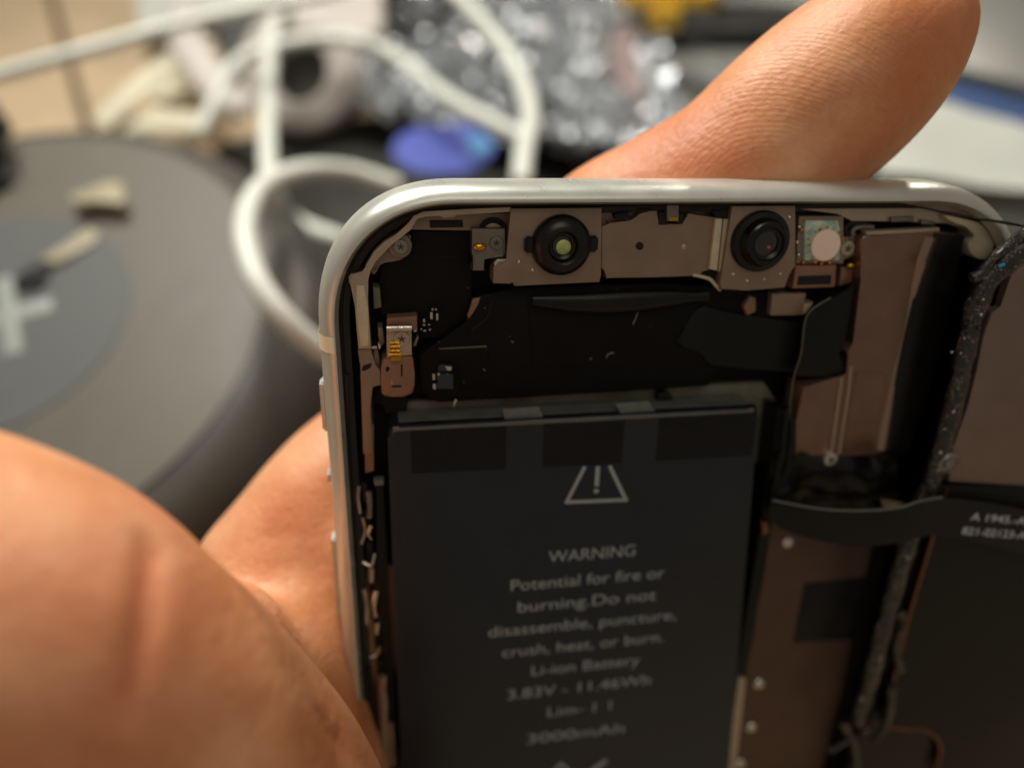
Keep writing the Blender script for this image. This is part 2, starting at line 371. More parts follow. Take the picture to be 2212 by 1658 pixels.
cable('white_cable', [(860, 402, 5.0), (760, 372, 5.6), (660, 368, 6.6), (570, 400, 7.4), (530, 480, 7.8), (545, 580, 7.8), (600, 670, 7.4), (680, 745, 6.6), (770, 800, 5.6)], .27, 'white', 'white cable looping round beside the phone corner and the charger', group='white cables tangled on the desk')
cable('white_cable', [(615, 462, 3.4), (660, 490, 3.6), (720, 512, 3.6), (790, 535, 3.2)], .27, 'white', 'short end of a white cable poking out inside the loop by the phone', group='white cables tangled on the desk')
cable('grey_cable', [(620, 540, 2.0), (650, 660, 2.0), (690, 820, 1.5), (620, 940, 1.2), (400, 1120, 1.0), (330, 1220, 1)], .3, 'steel', 'dull grey cable running below the round charger', flat=.9)
cable('cream_strap', [(215, 270, 2.6), (270, 215, 3.0), (360, 140, 3.2), (440, 90, 3.0)], .62, 'creamstrap', 'wide cream strap running behind the charger towards the mauve ring', 'strap', flat=.3)
cable('cream_strap', [(240, 285, 2.0), (330, 262, 2.3), (430, 268, 2.2)], .8, 'creamstrap', 'cream strap end lying flat just behind the charger rim', 'strap', flat=.3)
slab('cream_card', [(310, 170), (400, 120), (430, 180), (425, 205), (330, 215)], 1.6, .3, 'creamstrap', 'cream card piece between the two cream straps', 'card', .05)
slab('cream_card', [(290, -50), (640, -60), (600, 10), (420, 50), (300, 75)], 1.5, .5, 'paper', 'pale card lying under the straight white cable', 'card', .05)
# mauve ring (tape roll) and headband
c = G(655, 160, 2.6); ro = root('tape_roll', c, 'mauve ring shaped roll standing behind the white cables', 'tape roll', rot=(R(48), R(-14), R(8)))
rr = (Cp(812, 160, 27)-Cp(655, 160, 27)).length
b = B(); n = 64; prof = [(.5, -.7), (.5, .7), (.55, .8), (.92, .8), (1.0, .6), (1.0, -.6), (.92, -.8), (.55, -.8)]
rings = [[b.verts.new((rr*r_*math.cos(2*math.pi*i/n), rr*r_*math.sin(2*math.pi*i/n), z_)) for i in range(n)] for r_, z_ in prof]
for k in range(len(rings)):
    A_, B_ = rings[k], rings[(k+1) % len(rings)]
    for i in range(n): b.faces.new((A_[i], A_[(i+1) % n], B_[(i+1) % n], B_[i]))
link('roll', b, 'mauve', ro, 60)
b = B(); lathe(b, [(rr*.49, -.6), (rr*.49, -.5)], n=40); link('core', b, 'mauvedark', ro)
cable('headband', [(395, 20, 3.2), (400, 80, 3.6), (440, 150, 3.8), (490, 210, 3.6), (540, 235, 3.2)], .75, 'mauve', 'curved mauve band beside the ring shaped roll', 'headband', flat=.5)
slab('grey_pad', [(470, 95), (480, 40), (600, 20), (600, 70), (560, 130), (500, 150)], 1.4, .8, 'pouch', 'dark grey pad inside the curve of the mauve band', 'pad')
slab('adapter', [(640, -60), (824, -70), (826, 60), (700, 90), (650, 50)], 3.4, 1.6, 'mauve', 'mauve block above the ring shaped roll at the cable', 'adapter', .4)

# ================================================================== THE PHONE
X0, X1, Y1, Y0 = -2.372, 5.26, .575, -14.45
phone = root('smartphone', PM.translation, 'opened smartphone held in the hand with silver frame, battery and inner parts exposed', 'smartphone', rot=PM.to_euler())
def P(name, pts, top, bot, m, Z=ID, bev=.012, parent=None, label=None, rnd=0, seg=2):
    b = B(); q = LP(pts, top, Z)
    if rnd: q = smooth_poly(q, rnd)
    prism(b, q, top, bot, bev, seg)
    o = link(name, b, m, parent or phone)
    if label: o['label'] = label
    return o
RC = 1.38
def loop(t, h, n=22, p=2.25):
    pts = []
    for cx, cy, a0 in ((X1-RC, Y1-RC, 0), (X0+RC, Y1-RC, 90), (X0+RC, Y0+RC, 180), (X1-RC, Y0+RC, 270)):
        for i in range(n+1):
            a = R(a0+90*i/n); c_, s_ = math.cos(a), math.sin(a)
            k = (abs(c_)**p+abs(s_)**p)**(-1/p); pts.append((cx+(RC-t)*c_*k, cy+(RC-t)*s_*k, h))
    return pts
def ringmesh(prof, closed=True):
    b = B(); rings = [[b.verts.new(q) for q in loop(t, h)] for t, h in prof]; n = len(rings[0])
    for k in range(len(rings) if closed else len(rings)-1):
        A_, B_ = rings[k], rings[(k+1) % len(rings)]
        for i in range(n): b.faces.new((A_[i], A_[(i+1) % n], B_[(i+1) % n], B_[i]))
    return b
arc = [(.165, 0.0), (.15, .003), (.115, -.012), (.075, -.045), (.04, -.095), (.018, -.16), (.004, -.24), (0, -.33), (0, -.5), (.02, -.6), (.06, -.68), (.12, -.74), (.2, -.77), (.26, -.78)]
frame = link('frame', ringmesh(arc+[(.262, -.4), (.2, -.12)]), 'alu', phone, 40)
link('rim_gasket', ringmesh([(.168, -.015), (.20, -.12), (.24, -.19), (.30, -.21), (.30, -.62), (.262, -.62)]), 'gasket', phone, 40)
b = B(); prism(b, [(p[0], p[1]) for p in loop(.3, 0)], -.60, -.70, 0); link('midplate', b, 'floor', phone)
b = B(); prism(b, [(p[0], p[1]) for p in loop(.262, 0)], -.705, -.80, .0); link('rear_glass', b, 'lens', phone)
# antenna bands across the frame
def band(x, y0, y1, s=1):
    b = B(); off = .009
    rings = []
    for yy in (y0, y1):
        rings.append([b.verts.new((x+s*(t-off*1.5), yy, h+off*(1 if t > .05 else .3))) for t, h in arc])
    for i in range(len(arc)-1): b.faces.new((rings[0][i], rings[0][i+1], rings[1][i+1], rings[1][i]))
    o = link('antenna_band', b, 'antenna', frame, 60); return o
ya = L(712, 728, 0)[1]; yb = L(715, 763, 0)[1]; band(X0, ya, yb)
# buttons on the left side
for (xa, y_a, y_b, w) in ((690, 824, 930, .05), (704, 1020, 1042, .035), (716, 1160, 1330, .05)):
    t0, t1 = L(xa, y_a, -.3)[1], L(xa, y_b, -.3)[1]
    b = B(); box(b, (X0-.012, (t0+t1)/2, -.36), (w*1.3, abs(t1-t0), .2), 0, .022); link('side_button', b, 'alu', phone)

# inner metal rim of the bay, traced along its lip
P('inner_rim', [(1290, 252), (1000, 266), (720, 280), (650, 312), (620, 372), (550, 425), (470, 470), (400, 540), (345, 632), (330, 678), (255, 680), (235, 700), (238, 745), (265, 790), (278, 900),
   (290, 1050), (300, 1172), (384, 1172), (372, 1020), (362, 860), (356, 720), (372, 660), (405, 600), (500, 500), (600, 430), (655, 390), (672, 325), (740, 306), (1000, 300), (1290, 285)], -.17, -.6, 'pale', Z1, .012)
P('side_rail', [(296, 1172), (384, 1172), (392, 1215), (400, 1270), (440, 1300), (445, 1410), (385, 1410), (385, 1475), (375, 1560), (380, 1640), (395, 1850), (330, 1850), (320, 1500), (312, 1330), (322, 1310), (306, 1260)], -.2, -.6, 'brown', Z1, .012)
P('rail_hole', [(320, 1310), (330, 1280), (388, 1262), (380, 1290), (345, 1312)], -.194, -.22, 'dark', Z1, 0)
P('side_rail', [(208, 10), (238, 30), (243, 140), (240, 258), (252, 262), (252, 450), (216, 460), (212, 250)], -.24, -.6, 'brown2', Z3)
P('rail_slot', [(238, 145), (246, 145), (252, 250), (244, 262)], -.234, -.3, 'dark', Z3, 0)
P('lit_wall', [(282, 760), (340, 760), (362, 900), (372, 1150), (310, 1160), (290, 960)], -.166, -.3, 'cream', Z1, .01)  # the wall's lit face, put in as a cream patch
P('upper_web', [(672, 306), (1296, 276), (1296, 402), (1030, 404), (642, 400), (655, 370)], -.34, -.6, 'brown', Z1, .01)
P('web_slot', [(760, 338), (975, 336), (980, 384), (765, 388)], -.334, -.4, 'dark', Z1, 0)
P('web_tab', [(815, 300), (935, 298), (925, 320), (850, 325)], -.3, -.5, 'pale', Z1, .008)
P('corner_web', [(500, 420), (640, 420), (645, 500), (600, 580), (560, 604), (440, 606), (420, 680), (380, 690), (380, 640), (430, 560)], -.36, -.6, 'brown', Z1, .01, rnd=1)
# a screw: head with a cross recess
def screw(px, r, h, parent=None, m='screw', Z=ID):
    c = L(*Z(*px), h); s = B(); lathe(s, [(r, -.12), (r, -.02), (r*.9, 0), (r*.45, .004)], (c[0], c[1], h), 28)
    o = link('screw', s, m, parent or phone, 30)
    s = B()
    for k in range(5):
        a = R(72*k+15); box(s, (c[0]+r*.24*math.cos(a), c[1]+r*.24*math.sin(a), h+.005), (r*.42, r*.16, .006), a, 0)
    link('recess', s, 'recess', o); return o
P('screw_boss', [(495+75+80*math.cos(R(a)), 505+82*math.sin(R(a))) for a in range(0, 360, 12)], -.27, -.6, 'grey', Z1, .02)
screw((575, 510), .075, -.255, Z=Z1)
# left sponge blocks by the wall
P('foam_block', [(392, 770), (440, 775), (452, 905), (400, 915)], -.3, -.5, 'tray', Z1, .02)
P('foam_block', [(385, 650), (440, 600), (440, 640), (400, 700)], -.36, -.5, 'tray', Z1, .02)
# black film over the upper left
P('speaker_cover', [(642, 402), (1036, 404), (1036, 1060), (800, 1100), (700, 1100), (690, 960), (450, 960), (430, 780), (450, 615), (560, 610), (620, 560), (650, 500)], -.38, -.58, 'film', Z1, .015)
P('cover_seam', [(720, 578), (936, 572), (936, 577), (720, 583)], -.375, -.385, 'strap', Z1, 0)
# earpiece module
P('earpiece_module', [(905, 760), (1010, 700), (1030, 640), (1110, 618), (1420, 612), (1560, 620), (1700, 635), (1850, 700), (1830, 800), (1560, 775), (1530, 835), (1300, 848), (1100, 860), (950, 870), (925, 862), (910, 840), (903, 815)], -.33, -.58, 'film', ID, .03, seg=3)
P('module_step', [(1140, 640), (1500, 640), (1520, 780), (1480, 800), (1150, 790)], -.318, -.34, 'film', ID, .006)
P('film_square', [(1020, 562), (1655, 540), (1665, 1090), (1300, 1108), (1280, 800), (1180, 740), (1020, 740)], -.322, -.335, 'film', Z8, .004, label='faint brownish film square with a pale upper edge')
P('film_edge', [(1025, 572), (1640, 538), (1640, 556), (1030, 584)], -.316, -.325, 'tray', Z8, 0)
b = B(); tube(b, [(*L(*Z1(1165, 850), -.33), -.33), (*L(*Z1(1135, 960), -.33), -.33), (*L(*Z1(1025, 1055), -.33), -.33)], .012, 8); link('arc_ridge', b, 'film2', phone)
P('arc_window', [(1455, 1385), (1560, 1362), (1530, 1450), (1470, 1560), (1400, 1640), (1390, 1590), (1430, 1500)], -.325, -.36, 'brown2', Z7, .004)
b = B(); tube(b, [(*L(x_, y_, -.25), -.25) for x_, y_ in ((1150, 650), (1260, 655), (1360, 652), (1460, 644), (1530, 640))], lambda f: .05+.06*math.sin(math.pi*min(1, f*1.15)), 14, 8, .5); link('rubber_bar', b, 'strap', phone)
for q in ([(400, 935), (385, 975), (368, 1012)], [(195, 1225), (215, 1200), (245, 1196)], [(480, 905), (520, 906)], [(-420, 1120), (-405, 1128)], [(90, 1240), (100, 1228)], [(-600, 1300), (-590, 1310)]):
    b = B(); tube(b, [(*L(*Z2(*w_), -.3), -.3) for w_ in q], .0035, 6, 5); link('lint_fibre', b, 'print', phone)
# contact bracket at the left
brk = P('contact_bracket', [(270, 720), (345, 688), (670, 655), (690, 740), (705, 800), (705, 1130), (640, 1190), (330, 1202), (285, 1170), (268, 1110)], -.2, -.5, 'brown2', Z8, .02, rnd=1)
P('bracket_tab', [(350, 180), (740, 150), (745, 355), (672, 362), (670, 300), (345, 300)], -.24, -.5, 'brown2', Z8, .015, brk)
P('bracket_arm', [(342, 300), (668, 290), (672, 660), (345, 695)], -.17, -.22, 'pale', Z8, .01, brk)
b = B(); a0, a1 = L(*Z8(345, 312), -.15), L(*Z8(668, 306), -.15); tube(b, [(*a0, -.15), (*a1, -.15)], .04, 12, 2); link('bright_bend', b, 'solder', brk)
screw((540, 450), .085, -.155, brk, 'pale', Z8)
for (yy, w_) in ((500, 120), (548, 140), (605, 130), (652, 150)):
    b = B(); a0, a1 = L(*Z8(450-w_/2, yy), -.16), L(*Z8(450+w_/2, yy-4), -.16); tube(b, [(*a0, -.165), (*a1, -.165)], .018, 8, 2); link('spring_fold', b, 'gold', brk)
P('gold_pad', [(398, 682), (540, 676), (542, 735), (402, 742)], -.14, -.2, 'gold', Z8, .01, brk)
P('bracket_hole', [(330, 830), (355, 800), (385, 830), (375, 860), (340, 885)], -.196, -.21, 'dark', Z8, 0, brk)
P('bracket_slot', [(412, 1055), (535, 1050), (535, 1076), (412, 1078)], -.196, -.21, 'dark', Z8, 0, brk)
P('bracket_slot', [(530, 780), (552, 780), (552, 935), (530, 935)], -.196, -.21, 'dark', Z8, 0, brk)
P('spring_tab', [(400, 1000), (415, 985), (425, 1040), (405, 1045)], -.194, -.21, 'pale', Z8, 0, brk)
for q in ([(150, 545), (220, 540), (222, 575), (150, 580)], [(232, 500), (262, 510), (272, 560), (245, 590)], [(700, 340), (735, 335), (735, 358), (690, 360)]):
    P('contact_pin', q, -.22, -.4, 'solder', Z8, .006)
P('side_clip', [(225, 310), (290, 300), (320, 500), (270, 560), (235, 400)], -.3, -.5, 'brown', Z8, .01)
P('side_clip', [(690, 540), (735, 420), (760, 430), (720, 545)], -.3, -.4, 'brown', Z8, .004)
P('side_clip', [(170, 575), (225, 570), (255, 700), (265, 1060), (180, 1050)], -.3, -.5, 'brown', Z8, .01)
P('black_gap', [(165, 1060), (610, 1205), (612, 1420), (330, 1420), (300, 1290), (170, 1290)], -.45, -.58, 'dark', Z8, .01)
# tiny components
for (x_, y_, w_, h_) in ((925, 150, 36, 90), (1000, 165, 30, 90), (940, 70, 30, 30), (985, 70, 22, 30), (830, 215, 30, 45), (830, 270, 34, 26), (895, 268, 26, 24), (905, 330, 26, 26), (838, 345, 40, 22), (795, 325, 24, 20)):
    P('capacitor', [(x_-w_/2, y_-h_/2), (x_+w_/2, y_-h_/2), (x_+w_/2, y_+h_/2), (x_-w_/2, y_+h_/2)], -.29, -.36, 'solder', Z8, .008)
chip = P('chip', [(1000, 905), (1215, 905), (1215, 1105), (1000, 1105)], -.22, -.34, 'chip', Z8, .02)
P('chip_cap', [(1010, 800), (1060, 780), (1200, 790), (1200, 880), (1000, 890)], -.26, -.34, 'chip', Z8, .02, chip)
P('solder_joint', [(1100, 800), (1190, 810), (1185, 860), (1130, 865)], -.25, -.3, 'solder', Z8, .008, chip)
P('solder_joint', [(1000, 895), (1035, 890), (1035, 925), (1005, 930)], -.21, -.26, 'solder', Z8, .008, chip)
P('solder_joint', [(935, 900), (975, 905), (975, 985), (940, 985)], -.26, -.34, 'solder', Z8, .01, chip)
P('solder_joint', [(940, 1030), (985, 1030), (985, 1105), (945, 1105)], -.26, -.34, 'solder', Z8, .01, chip)
b = B(); c = L(*Z8(1225, 1300), -.3); tube(b, [(c[0], c[1]-.06, -.35), (c[0]-.01, c[1], -.28), (c[0]+.015, c[1]+.06, -.3)], .014, 8); link('fibre_tuft', b, 'pale', phone)
# antenna contact plate next to the first camera
ring_c = L(*Z1(1175, 425), -.3)
b = B(); lathe(b, [(.155, 0), (.155, .02), (.12, .02), (.12, .005)], (ring_c[0], ring_c[1], -.33), 40); link('port_ring', b, 'dark', phone)
P('port_disc', [(1175+70*math.cos(R(a)), 425+70*math.sin(R(a))) for a in range(0, 360, 12)], -.3, -.36, 'brown', Z1, .02)
cp = P('contact_plate', [(1036, 392), (1250, 392), (1256, 560), (1232, 580), (1110, 582), (1106, 610), (1120, 665), (1034, 665), (1052, 605), (1034, 560)], -.22, -.4, 'grey', Z1, .012)
b = B(); c = L(*Z1(1085, 512), -.2); bmesh.ops.create_uvsphere(b, u_segments=20, v_segments=12, radius=.05, matrix=Matrix.Translation((c[0], c[1], -.2)) @ Matrix.Diagonal((1.3, .8, .6, 1))); link('gold_dimple', b, 'gold', cp)
screw((1195, 485), .07, -.2, cp, 'grey', Z1)
# the camera rail: plates, lenses
p1 = P('camera_bracket', [(1284, 262), (1876, 258), (1872, 690), (1862, 738), (1312, 764), (1298, 742), (1300, 712), (1286, 750), (1172, 746), (1176, 640), (1196, 602), (1262, 592)], -.16, -.42, 'brown', Z1, .015, label='bronze plate of the first camera with small tab at its lower corner')
P('bracket_lip', [(1178, 612), (1205, 592), (1258, 590), (1258, 600), (1208, 606), (1186, 640)], -.15, -.2, 'solder', Z1, .004, p1)
P('mid_bracket', [(165, 372), (215, 370), (215, 350), (356, 348), (402, 300), (470, 276), (530, 276), (530, 372), (692, 370), (722, 292), (905, 322), (868, 662), (808, 664), (808, 698), (520, 706), (192, 714), (190, 656), (165, 654)], -.19, -.42, 'brown', Z2, .012)
P('rail_back', [(165, 262), (600, 262), (640, 225), (780, 225), (850, 262), (1010, 252), (1010, 330), (165, 400)], -.3, -.45, 'brown', Z2, .01)
for q in ([(250, 300), (340, 285), (350, 325), (260, 330)], [(535, 285), (590, 285), (590, 368), (535, 368)], [(655, 290), (700, 300), (690, 362), (655, 366)], [(760, 230), (820, 240), (830, 270), (760, 268)], [(880, 280), (985, 265), (975, 318), (905, 318)], [(400, 270), (500, 262), (460, 285), (410, 290)]):
    P('rail_notch', q, -.185, -.3, 'dark', Z2, 0)
P('spring_pin', [(588, 240), (668, 240), (668, 350), (590, 345)], -.14, -.3, 'grey', Z2, .015)
P('spring_tip', [(600, 318), (662, 318), (660, 342), (605, 342)], -.13, -.16, 'gold', Z2, .006)
P('bracket_hole', [(412+26*math.cos(R(a)), 505+26*math.sin(R(a))) for a in range(0, 360, 15)], -.187, -.2, 'dark', Z2, 0)
b = B(); c = L(*Z2(700, 512), -.18); bmesh.ops.create_uvsphere(b, u_segments=16, v_segments=10, radius=.03, matrix=Matrix.Translation((c[0], c[1], -.19)) @ Matrix.Diagonal((1, 1, .5, 1))); link('dimple', b, 'pale', phone)
P('bright_rib', [(905, 328), (950, 330), (915, 665), (865, 655)], -.15, -.35, 'cream', Z2, .01)
P('bright_rib', [(955, 330), (1000, 330), (955, 690), (920, 668)], -.17, -.35, 'pale', Z2, .01)
P('dark_gap', [(810, 662), (935, 664), (930, 735), (850, 708), (812, 700)], -.25, -.35, 'dark', Z2, 0)
b = B(); tube(b, [(*L(*Z2(*q), -.2), -.2) for q in ((755, 690), (820, 704), (870, 722), (905, 760), (935, 790))], .018, 8); link('rail_wire', b, 'cream', phone)
p2 = P('camera_bracket', [(1012, 245), (1424, 243), (1424, 640), (1372, 684), (1358, 780), (1100, 792), (938, 790), (934, 740)], -.13, -.42, 'brown', Z2, .018, label='bronze plate of the second camera beside the pink sensor')
for par, Zf, q in ((p1, Z1, (1432, 665)), (p1, Z1, (1345, 612)), (p2, Z2, (1020, 688)), (p2, Z2, (1325, 686)), (p2, Z2, (1110, 730)), (p2, Z2, (1220, 720)), (p2, Z2, (1385, 320))):
    b = B(); c = L(*Zf(*q), -.125); bmesh.ops.create_uvsphere(b, u_segments=12, v_segments=8, radius=.018, matrix=Matrix.Translation((c[0], c[1], -.16 if par == p1 else -.13)) @ Matrix.Diagonal((1, 1, .6, 1))); link('weld_dot', b, 'solder', par)
# front camera: wide collar, ears, recessed lens
c1 = L(*Z1(1615, 500), -.12)
lens = B(); lathe(lens, [(.30, -.1), (.30, 0), (.295, .03), (.275, .065), (.24, .095), (.20, .115), (.175, .12), (.155, .112), (.13, .05), (.09, .03), (.085, .025)], (c1[0], c1[1], -.12), 56)
l1 = link('camera_lens', lens, 'lens', phone, 25); l1['label'] = 'black camera lens with two side ears and an olive glint'
for s in (-1, 1):
    b = B(); box(b, (c1[0]+s*.32, c1[1]+.01, -.13), (.10, .16, .07), 0, .02); link('ear', b, 'lens', l1)
b = B(); lathe(b, [(.098, 0), (.08, .006), (.03, .01)], (c1[0]+.0, c1[1], -.09), 32); link('glass', b, 'glass', l1)
b = B(); lathe(b, [(.075, 0), (.06, .01), (.02, .014)], (c1[0]+.012, c1[1]-.01, -.075), 28); link('iris_glint', b, 'olive', l1)  # green glint of the lens, painted as an olive disc
# second camera: tall stepped barrel
c2 = L(*Z2(1195, 475), -.1)
lens = B(); lathe(lens, [(.315, -.05), (.315, .02), (.30, .045), (.25, .06), (.235, .09), (.228, .16), (.212, .185), (.17, .19), (.155, .16), (.075, .11), (.07, .105)], (c2[0], c2[1], -.11), 56)
l2 = link('camera_lens', lens, 'lens', phone, 25); l2['label'] = 'tall black camera lens barrel with a pink glint'
b = B(); lathe(b, [(.149, 0), (.1, .02), (.03, .028)], (c2[0], c2[1], .02), 32); link('glass', b, 'glass', l2)
b = B(); bmesh.ops.create_uvsphere(b, u_segments=12, v_segments=8, radius=.024, matrix=Matrix.Translation((c2[0]+.02, c2[1]-.03, .05)) @ Matrix.Diagonal((1, .8, .4, 1))); link('glint', b, mat('red_glint', 'b5434f', .3), l2)  # lens glint painted as a small red bead
# dot sensor
se = P('sensor_housing', [(1445, 312), (1735, 310), (1735, 620), (1425, 620), (1440, 400)], -.2, -.45, 'brown', Z2, .015)
P('sensor_board', [(1490, 340), (1700, 340), (1715, 400), (1710, 600), (1480, 600), (1480, 400)], -.15, -.21, 'teal', Z2, .02, se)
b = B(); c = L(*Z2(1618, 502), -.13); lathe(b, [(.165, -.03), (.165, 0), (.155, .008), (.1, .01)], (c[0], c[1], -.13), 40); link('sensor_disc', b, 'pink', se)
for k in range(16):
    a = 2*math.pi*k/16; b = B(); bmesh.ops.create_uvsphere(b, u_segments=10, v_segments=6, radius=.011+.004*(k % 3), matrix=Matrix.Translation((c[0]+.19*math.cos(a)*(1.08 if k % 2 else .98)+random.uniform(-.01, .01), c[1]+.19*math.sin(a)+random.uniform(-.01, .01), -.15)) @ Matrix.Diagonal((1, 1, .6, 1))); link('gold_dot', b, 'gold', se)
for (x_, y_) in ((1445, 380), (1460, 400), (1430, 480), (1440, 560), (1470, 610), (1590, 615), (1640, 612)):
    b = B(); cc = L(*Z2(x_, y_), -.18); bmesh.ops.create_uvsphere(b, u_segments=10, v_segments=6, radius=.022, matrix=Matrix.Translation((cc[0], cc[1], -.18))); link('solder_bead', b, 'gold' if x_ > 1450 else 'solder', se)
sb = P('sensor_bracket', [(1422, 632), (1690, 628), (1680, 772), (1402, 782)], -.17, -.4, 'brown2', Z2, .02)
P('bracket_slot', [(1442, 700), (1655, 692), (1648, 752), (1432, 758)], -.165, -.2, 'dark', Z2, 0, sb)
screw((1762, 520), .085, -.2, None, 'pale', Z2)
P('screw_seat', [(1712, 440), (1800, 440), (1820, 560), (1720, 600)], -.24, -.45, 'brown', Z2, .01)
b = B(); c = L(*Z2(1790, 632), -.2); bmesh.ops.create_uvsphere(b, u_segments=14, v_segments=8, radius=.045, matrix=Matrix.Translation((c[0], c[1], -.22)) @ Matrix.Diagonal((1.3, .7, .7, 1))); link('gold_dimple', b, 'gold', phone)
P('corner_clip', [(1720, 640), (1800, 650), (1790, 740), (1705, 765)], -.26, -.45, 'brown2', Z2, .015)
b = B(); tube(b, [(*L(*Z2(*q), -.22), -.22) for q in ((1760, 430), (1745, 390), (1775, 362), (1830, 360), (1900, 372))], .03, 10); link('cable_hook', b, 'dark', phone)
b = B(); tube(b, [(*L(*Z2(*q), -.18), -.2) for q in ((1800, 440), (1800, 405), (1840, 385), (1930, 385))], .028, 10); link('cable_hook', b, 'grey', phone)
# upper right rim pieces
P('upper_rim', [(1020, 238), (1430, 236), (1760, 262), (1800, 250), (1960, 240), (2300, 262), (2560, 330), (2680, 400), (2700, 470), (2640, 540), (2585, 545), (2600, 480), (2560, 400), (2400, 350), (2100, 345), (1780, 345), (1740, 310), (1700, 290), (1430, 262), (1020, 256)],
  -.2, -.55, 'pale', Z2, .012)
P('right_pillar', [(1320, 300), (1480, 330), (1600, 360), (1680, 440), (1660, 560), (1600, 600), (1520, 560), (1500, 480), (1560, 440), (1510, 385), (1400, 350)], -.13, -.5, 'cream', Z4, .03, rnd=1)
P('corner_wall', [(1000, 215), (1250, 180), (1400, 190), (1560, 260), (1660, 350), (1560, 330), (1380, 285), (1200, 250)], -.12, -.2, 'brown', Z4, .01)
P('small_plate', [(1272, 812), (1492, 810), (1462, 952), (1258, 955)], -.24, -.4, 'brown', Z2, .012)
P('small_plate', [(1130, 830), (1165, 840), (1165, 930), (1110, 955), (1085, 900)], -.26, -.4, 'brown2', Z2, .012)
P('small_plate', [(1480, 880), (1540, 870), (1500, 930), (1470, 950)], -.2, -.4, 'pale', Z2, .012)
P('bay_fill', [(1360, 780), (1440, 780), (1700, 780), (1830, 700), (1840, 1000), (1500, 1010), (1060, 1000), (1000, 800)], -.36, -.5, 'film', Z2, .012)
# flexible flats on the right of the module
P('flex_flat', [(830, 890), (960, 930), (1060, 965), (1460, 985), (1490, 1010), (1450, 1240), (1420, 1335), (1100, 1300), (880, 1290), (825, 1240), (800, 1172), (700, 1140), (640, 1150), (760, 930)], -.3, -.36, 'film2', Z2, .03)
P('flex_flat', [(1770, 790), (1650, 840), (1530, 915), (1480, 1000), (1455, 1200), (1410, 1345), (1740, 1362), (1762, 1330), (1692, 1200), (1740, 1150), (1822, 720)], -.15, -.2, 'film2', Z2, .015)
b = B(); tube(b, [(*L(*Z2(*q), -.14), -.14) for q in ((1650, 838), (1530, 913), (1482, 998), (1457, 1200), (1412, 1345), (1390, 1500), (1385, 1640))], .008, 8); link('flex_edge', b, 'tray', phone)
# polished shield over the logic board
sh = P('board_shield', [(1867, 508), (1950, 503), (2027, 500), (2086, 508), (2066, 600), (2046, 700), (2018, 800), (1990, 900), (1962, 980), (1880, 982), (1790, 984), (1715, 986), (1720, 910), (1735, 832), (1832, 812), (1838, 770), (1826, 757), (1848, 742), (1860, 600), (1858, 520)], -.12, -.45, 'shield', ID, .03, seg=3)
P('shield_lip', [(1870, 500), (2030, 492), (2030, 500), (1872, 508)], -.1, -.2, 'pale', ID, .006, sh)
P('shield_dark_reflection', [(2020, 503), (2086, 509), (2066, 600), (2046, 700), (2018, 800), (1990, 900), (1962, 980), (1902, 980), (1925, 860), (1955, 720), (1978, 620), (2000, 560)], -.105, -.13, 'strap', ID, .02, sh)  # dark reflection in the shield, put in as a black sheet
b = B(); tube(b, [(*L(*w_, -.12), -.122) for w_ in ((2012, 512), (1994, 570), (1974, 640), (1955, 720), (1936, 800), (1918, 900), (1906, 970))], lambda f: .05+.03*math.sin(f*7+1), 16, 8, .4, Vector((0, 0, 1))); link('shield_bright_reflection', b, 'bright_bend', sh)  # ridge added to give the shield its bright reflection stripe
P('shield_film', [(1850, 803), (1912, 806), (1908, 840), (1880, 982), (1812, 984), (1838, 880)], -.112, -.125, 'shield', ID, .008, sh)
for q in ([(1838, 790), (1830, 860), (1812, 980)], [(1818, 815), (1806, 900), (1795, 975)]):
    b = B(); tube(b, [(*L(*w_, -.11), -.112) for w_ in q], .018, 8); link('shield_fold', b, 'pale', sh)
screw((1795, 992), .09, -.06, None, 'solder')
P('top_bay', [(1850, 485), (2120, 480), (2120, 520), (1850, 520)], -.4, -.5, 'dark', ID, 0)
for q in ([(1925, 470), (1975, 468), (1975, 478), (1925, 480)], [(1990, 474), (2020, 478), (2020, 486), (1990, 484)]):
    P('rim_clip', q, -.16, -.3, 'grey', ID, .005)
# battery tray and battery
P('battery_tray', [(880, 868), (1200, 850), (1650, 825), (1700, 900), (1650, 1000), (860, 1010), (872, 900)], -.5, -.59, 'tray', ID, .01)
P('tray_bump', [(1420, 866), (1424, 850), (1438, 846), (1450, 852), (1454, 864)], -.38, -.5, 'dark', ID, .01)
HB = -.10
tl, tr = Vector(L(836, 922, HB)), Vector(L(1640, 880, HB)); bl, br_ = Vector(L(858, 1450, HB)), Vector(L(1592, 1450, HB))
yb_ = -11.5
def ext(a, b_): t = (yb_-a.y)/(b_.y-a.y); return a+(b_-a)*t
bl, br_ = ext(tl, bl), ext(tr, br_)
def rc(cor, rad, n=6):
    out = []
    for i in range(4):
        p, a, c_ = cor[i], cor[i-1], cor[(i+1) % 4]; p1_ = p+(a-p).normalized()*rad; p2_ = p+(c_-p).normalized()*rad
        for k in range(n+1):
            t = k/n; out.append(tuple((p1_*(1-t)**2+p*2*t*(1-t)+p2_*t*t)[:2]))
    return out
b = B(); prism(b, rc([tl, tr, br_, bl], .13), HB, -.58, .085, 6); bat = link('battery', b, 'batt', phone, 50)
bat['label'] = 'dark grey battery pack printed with a warning'
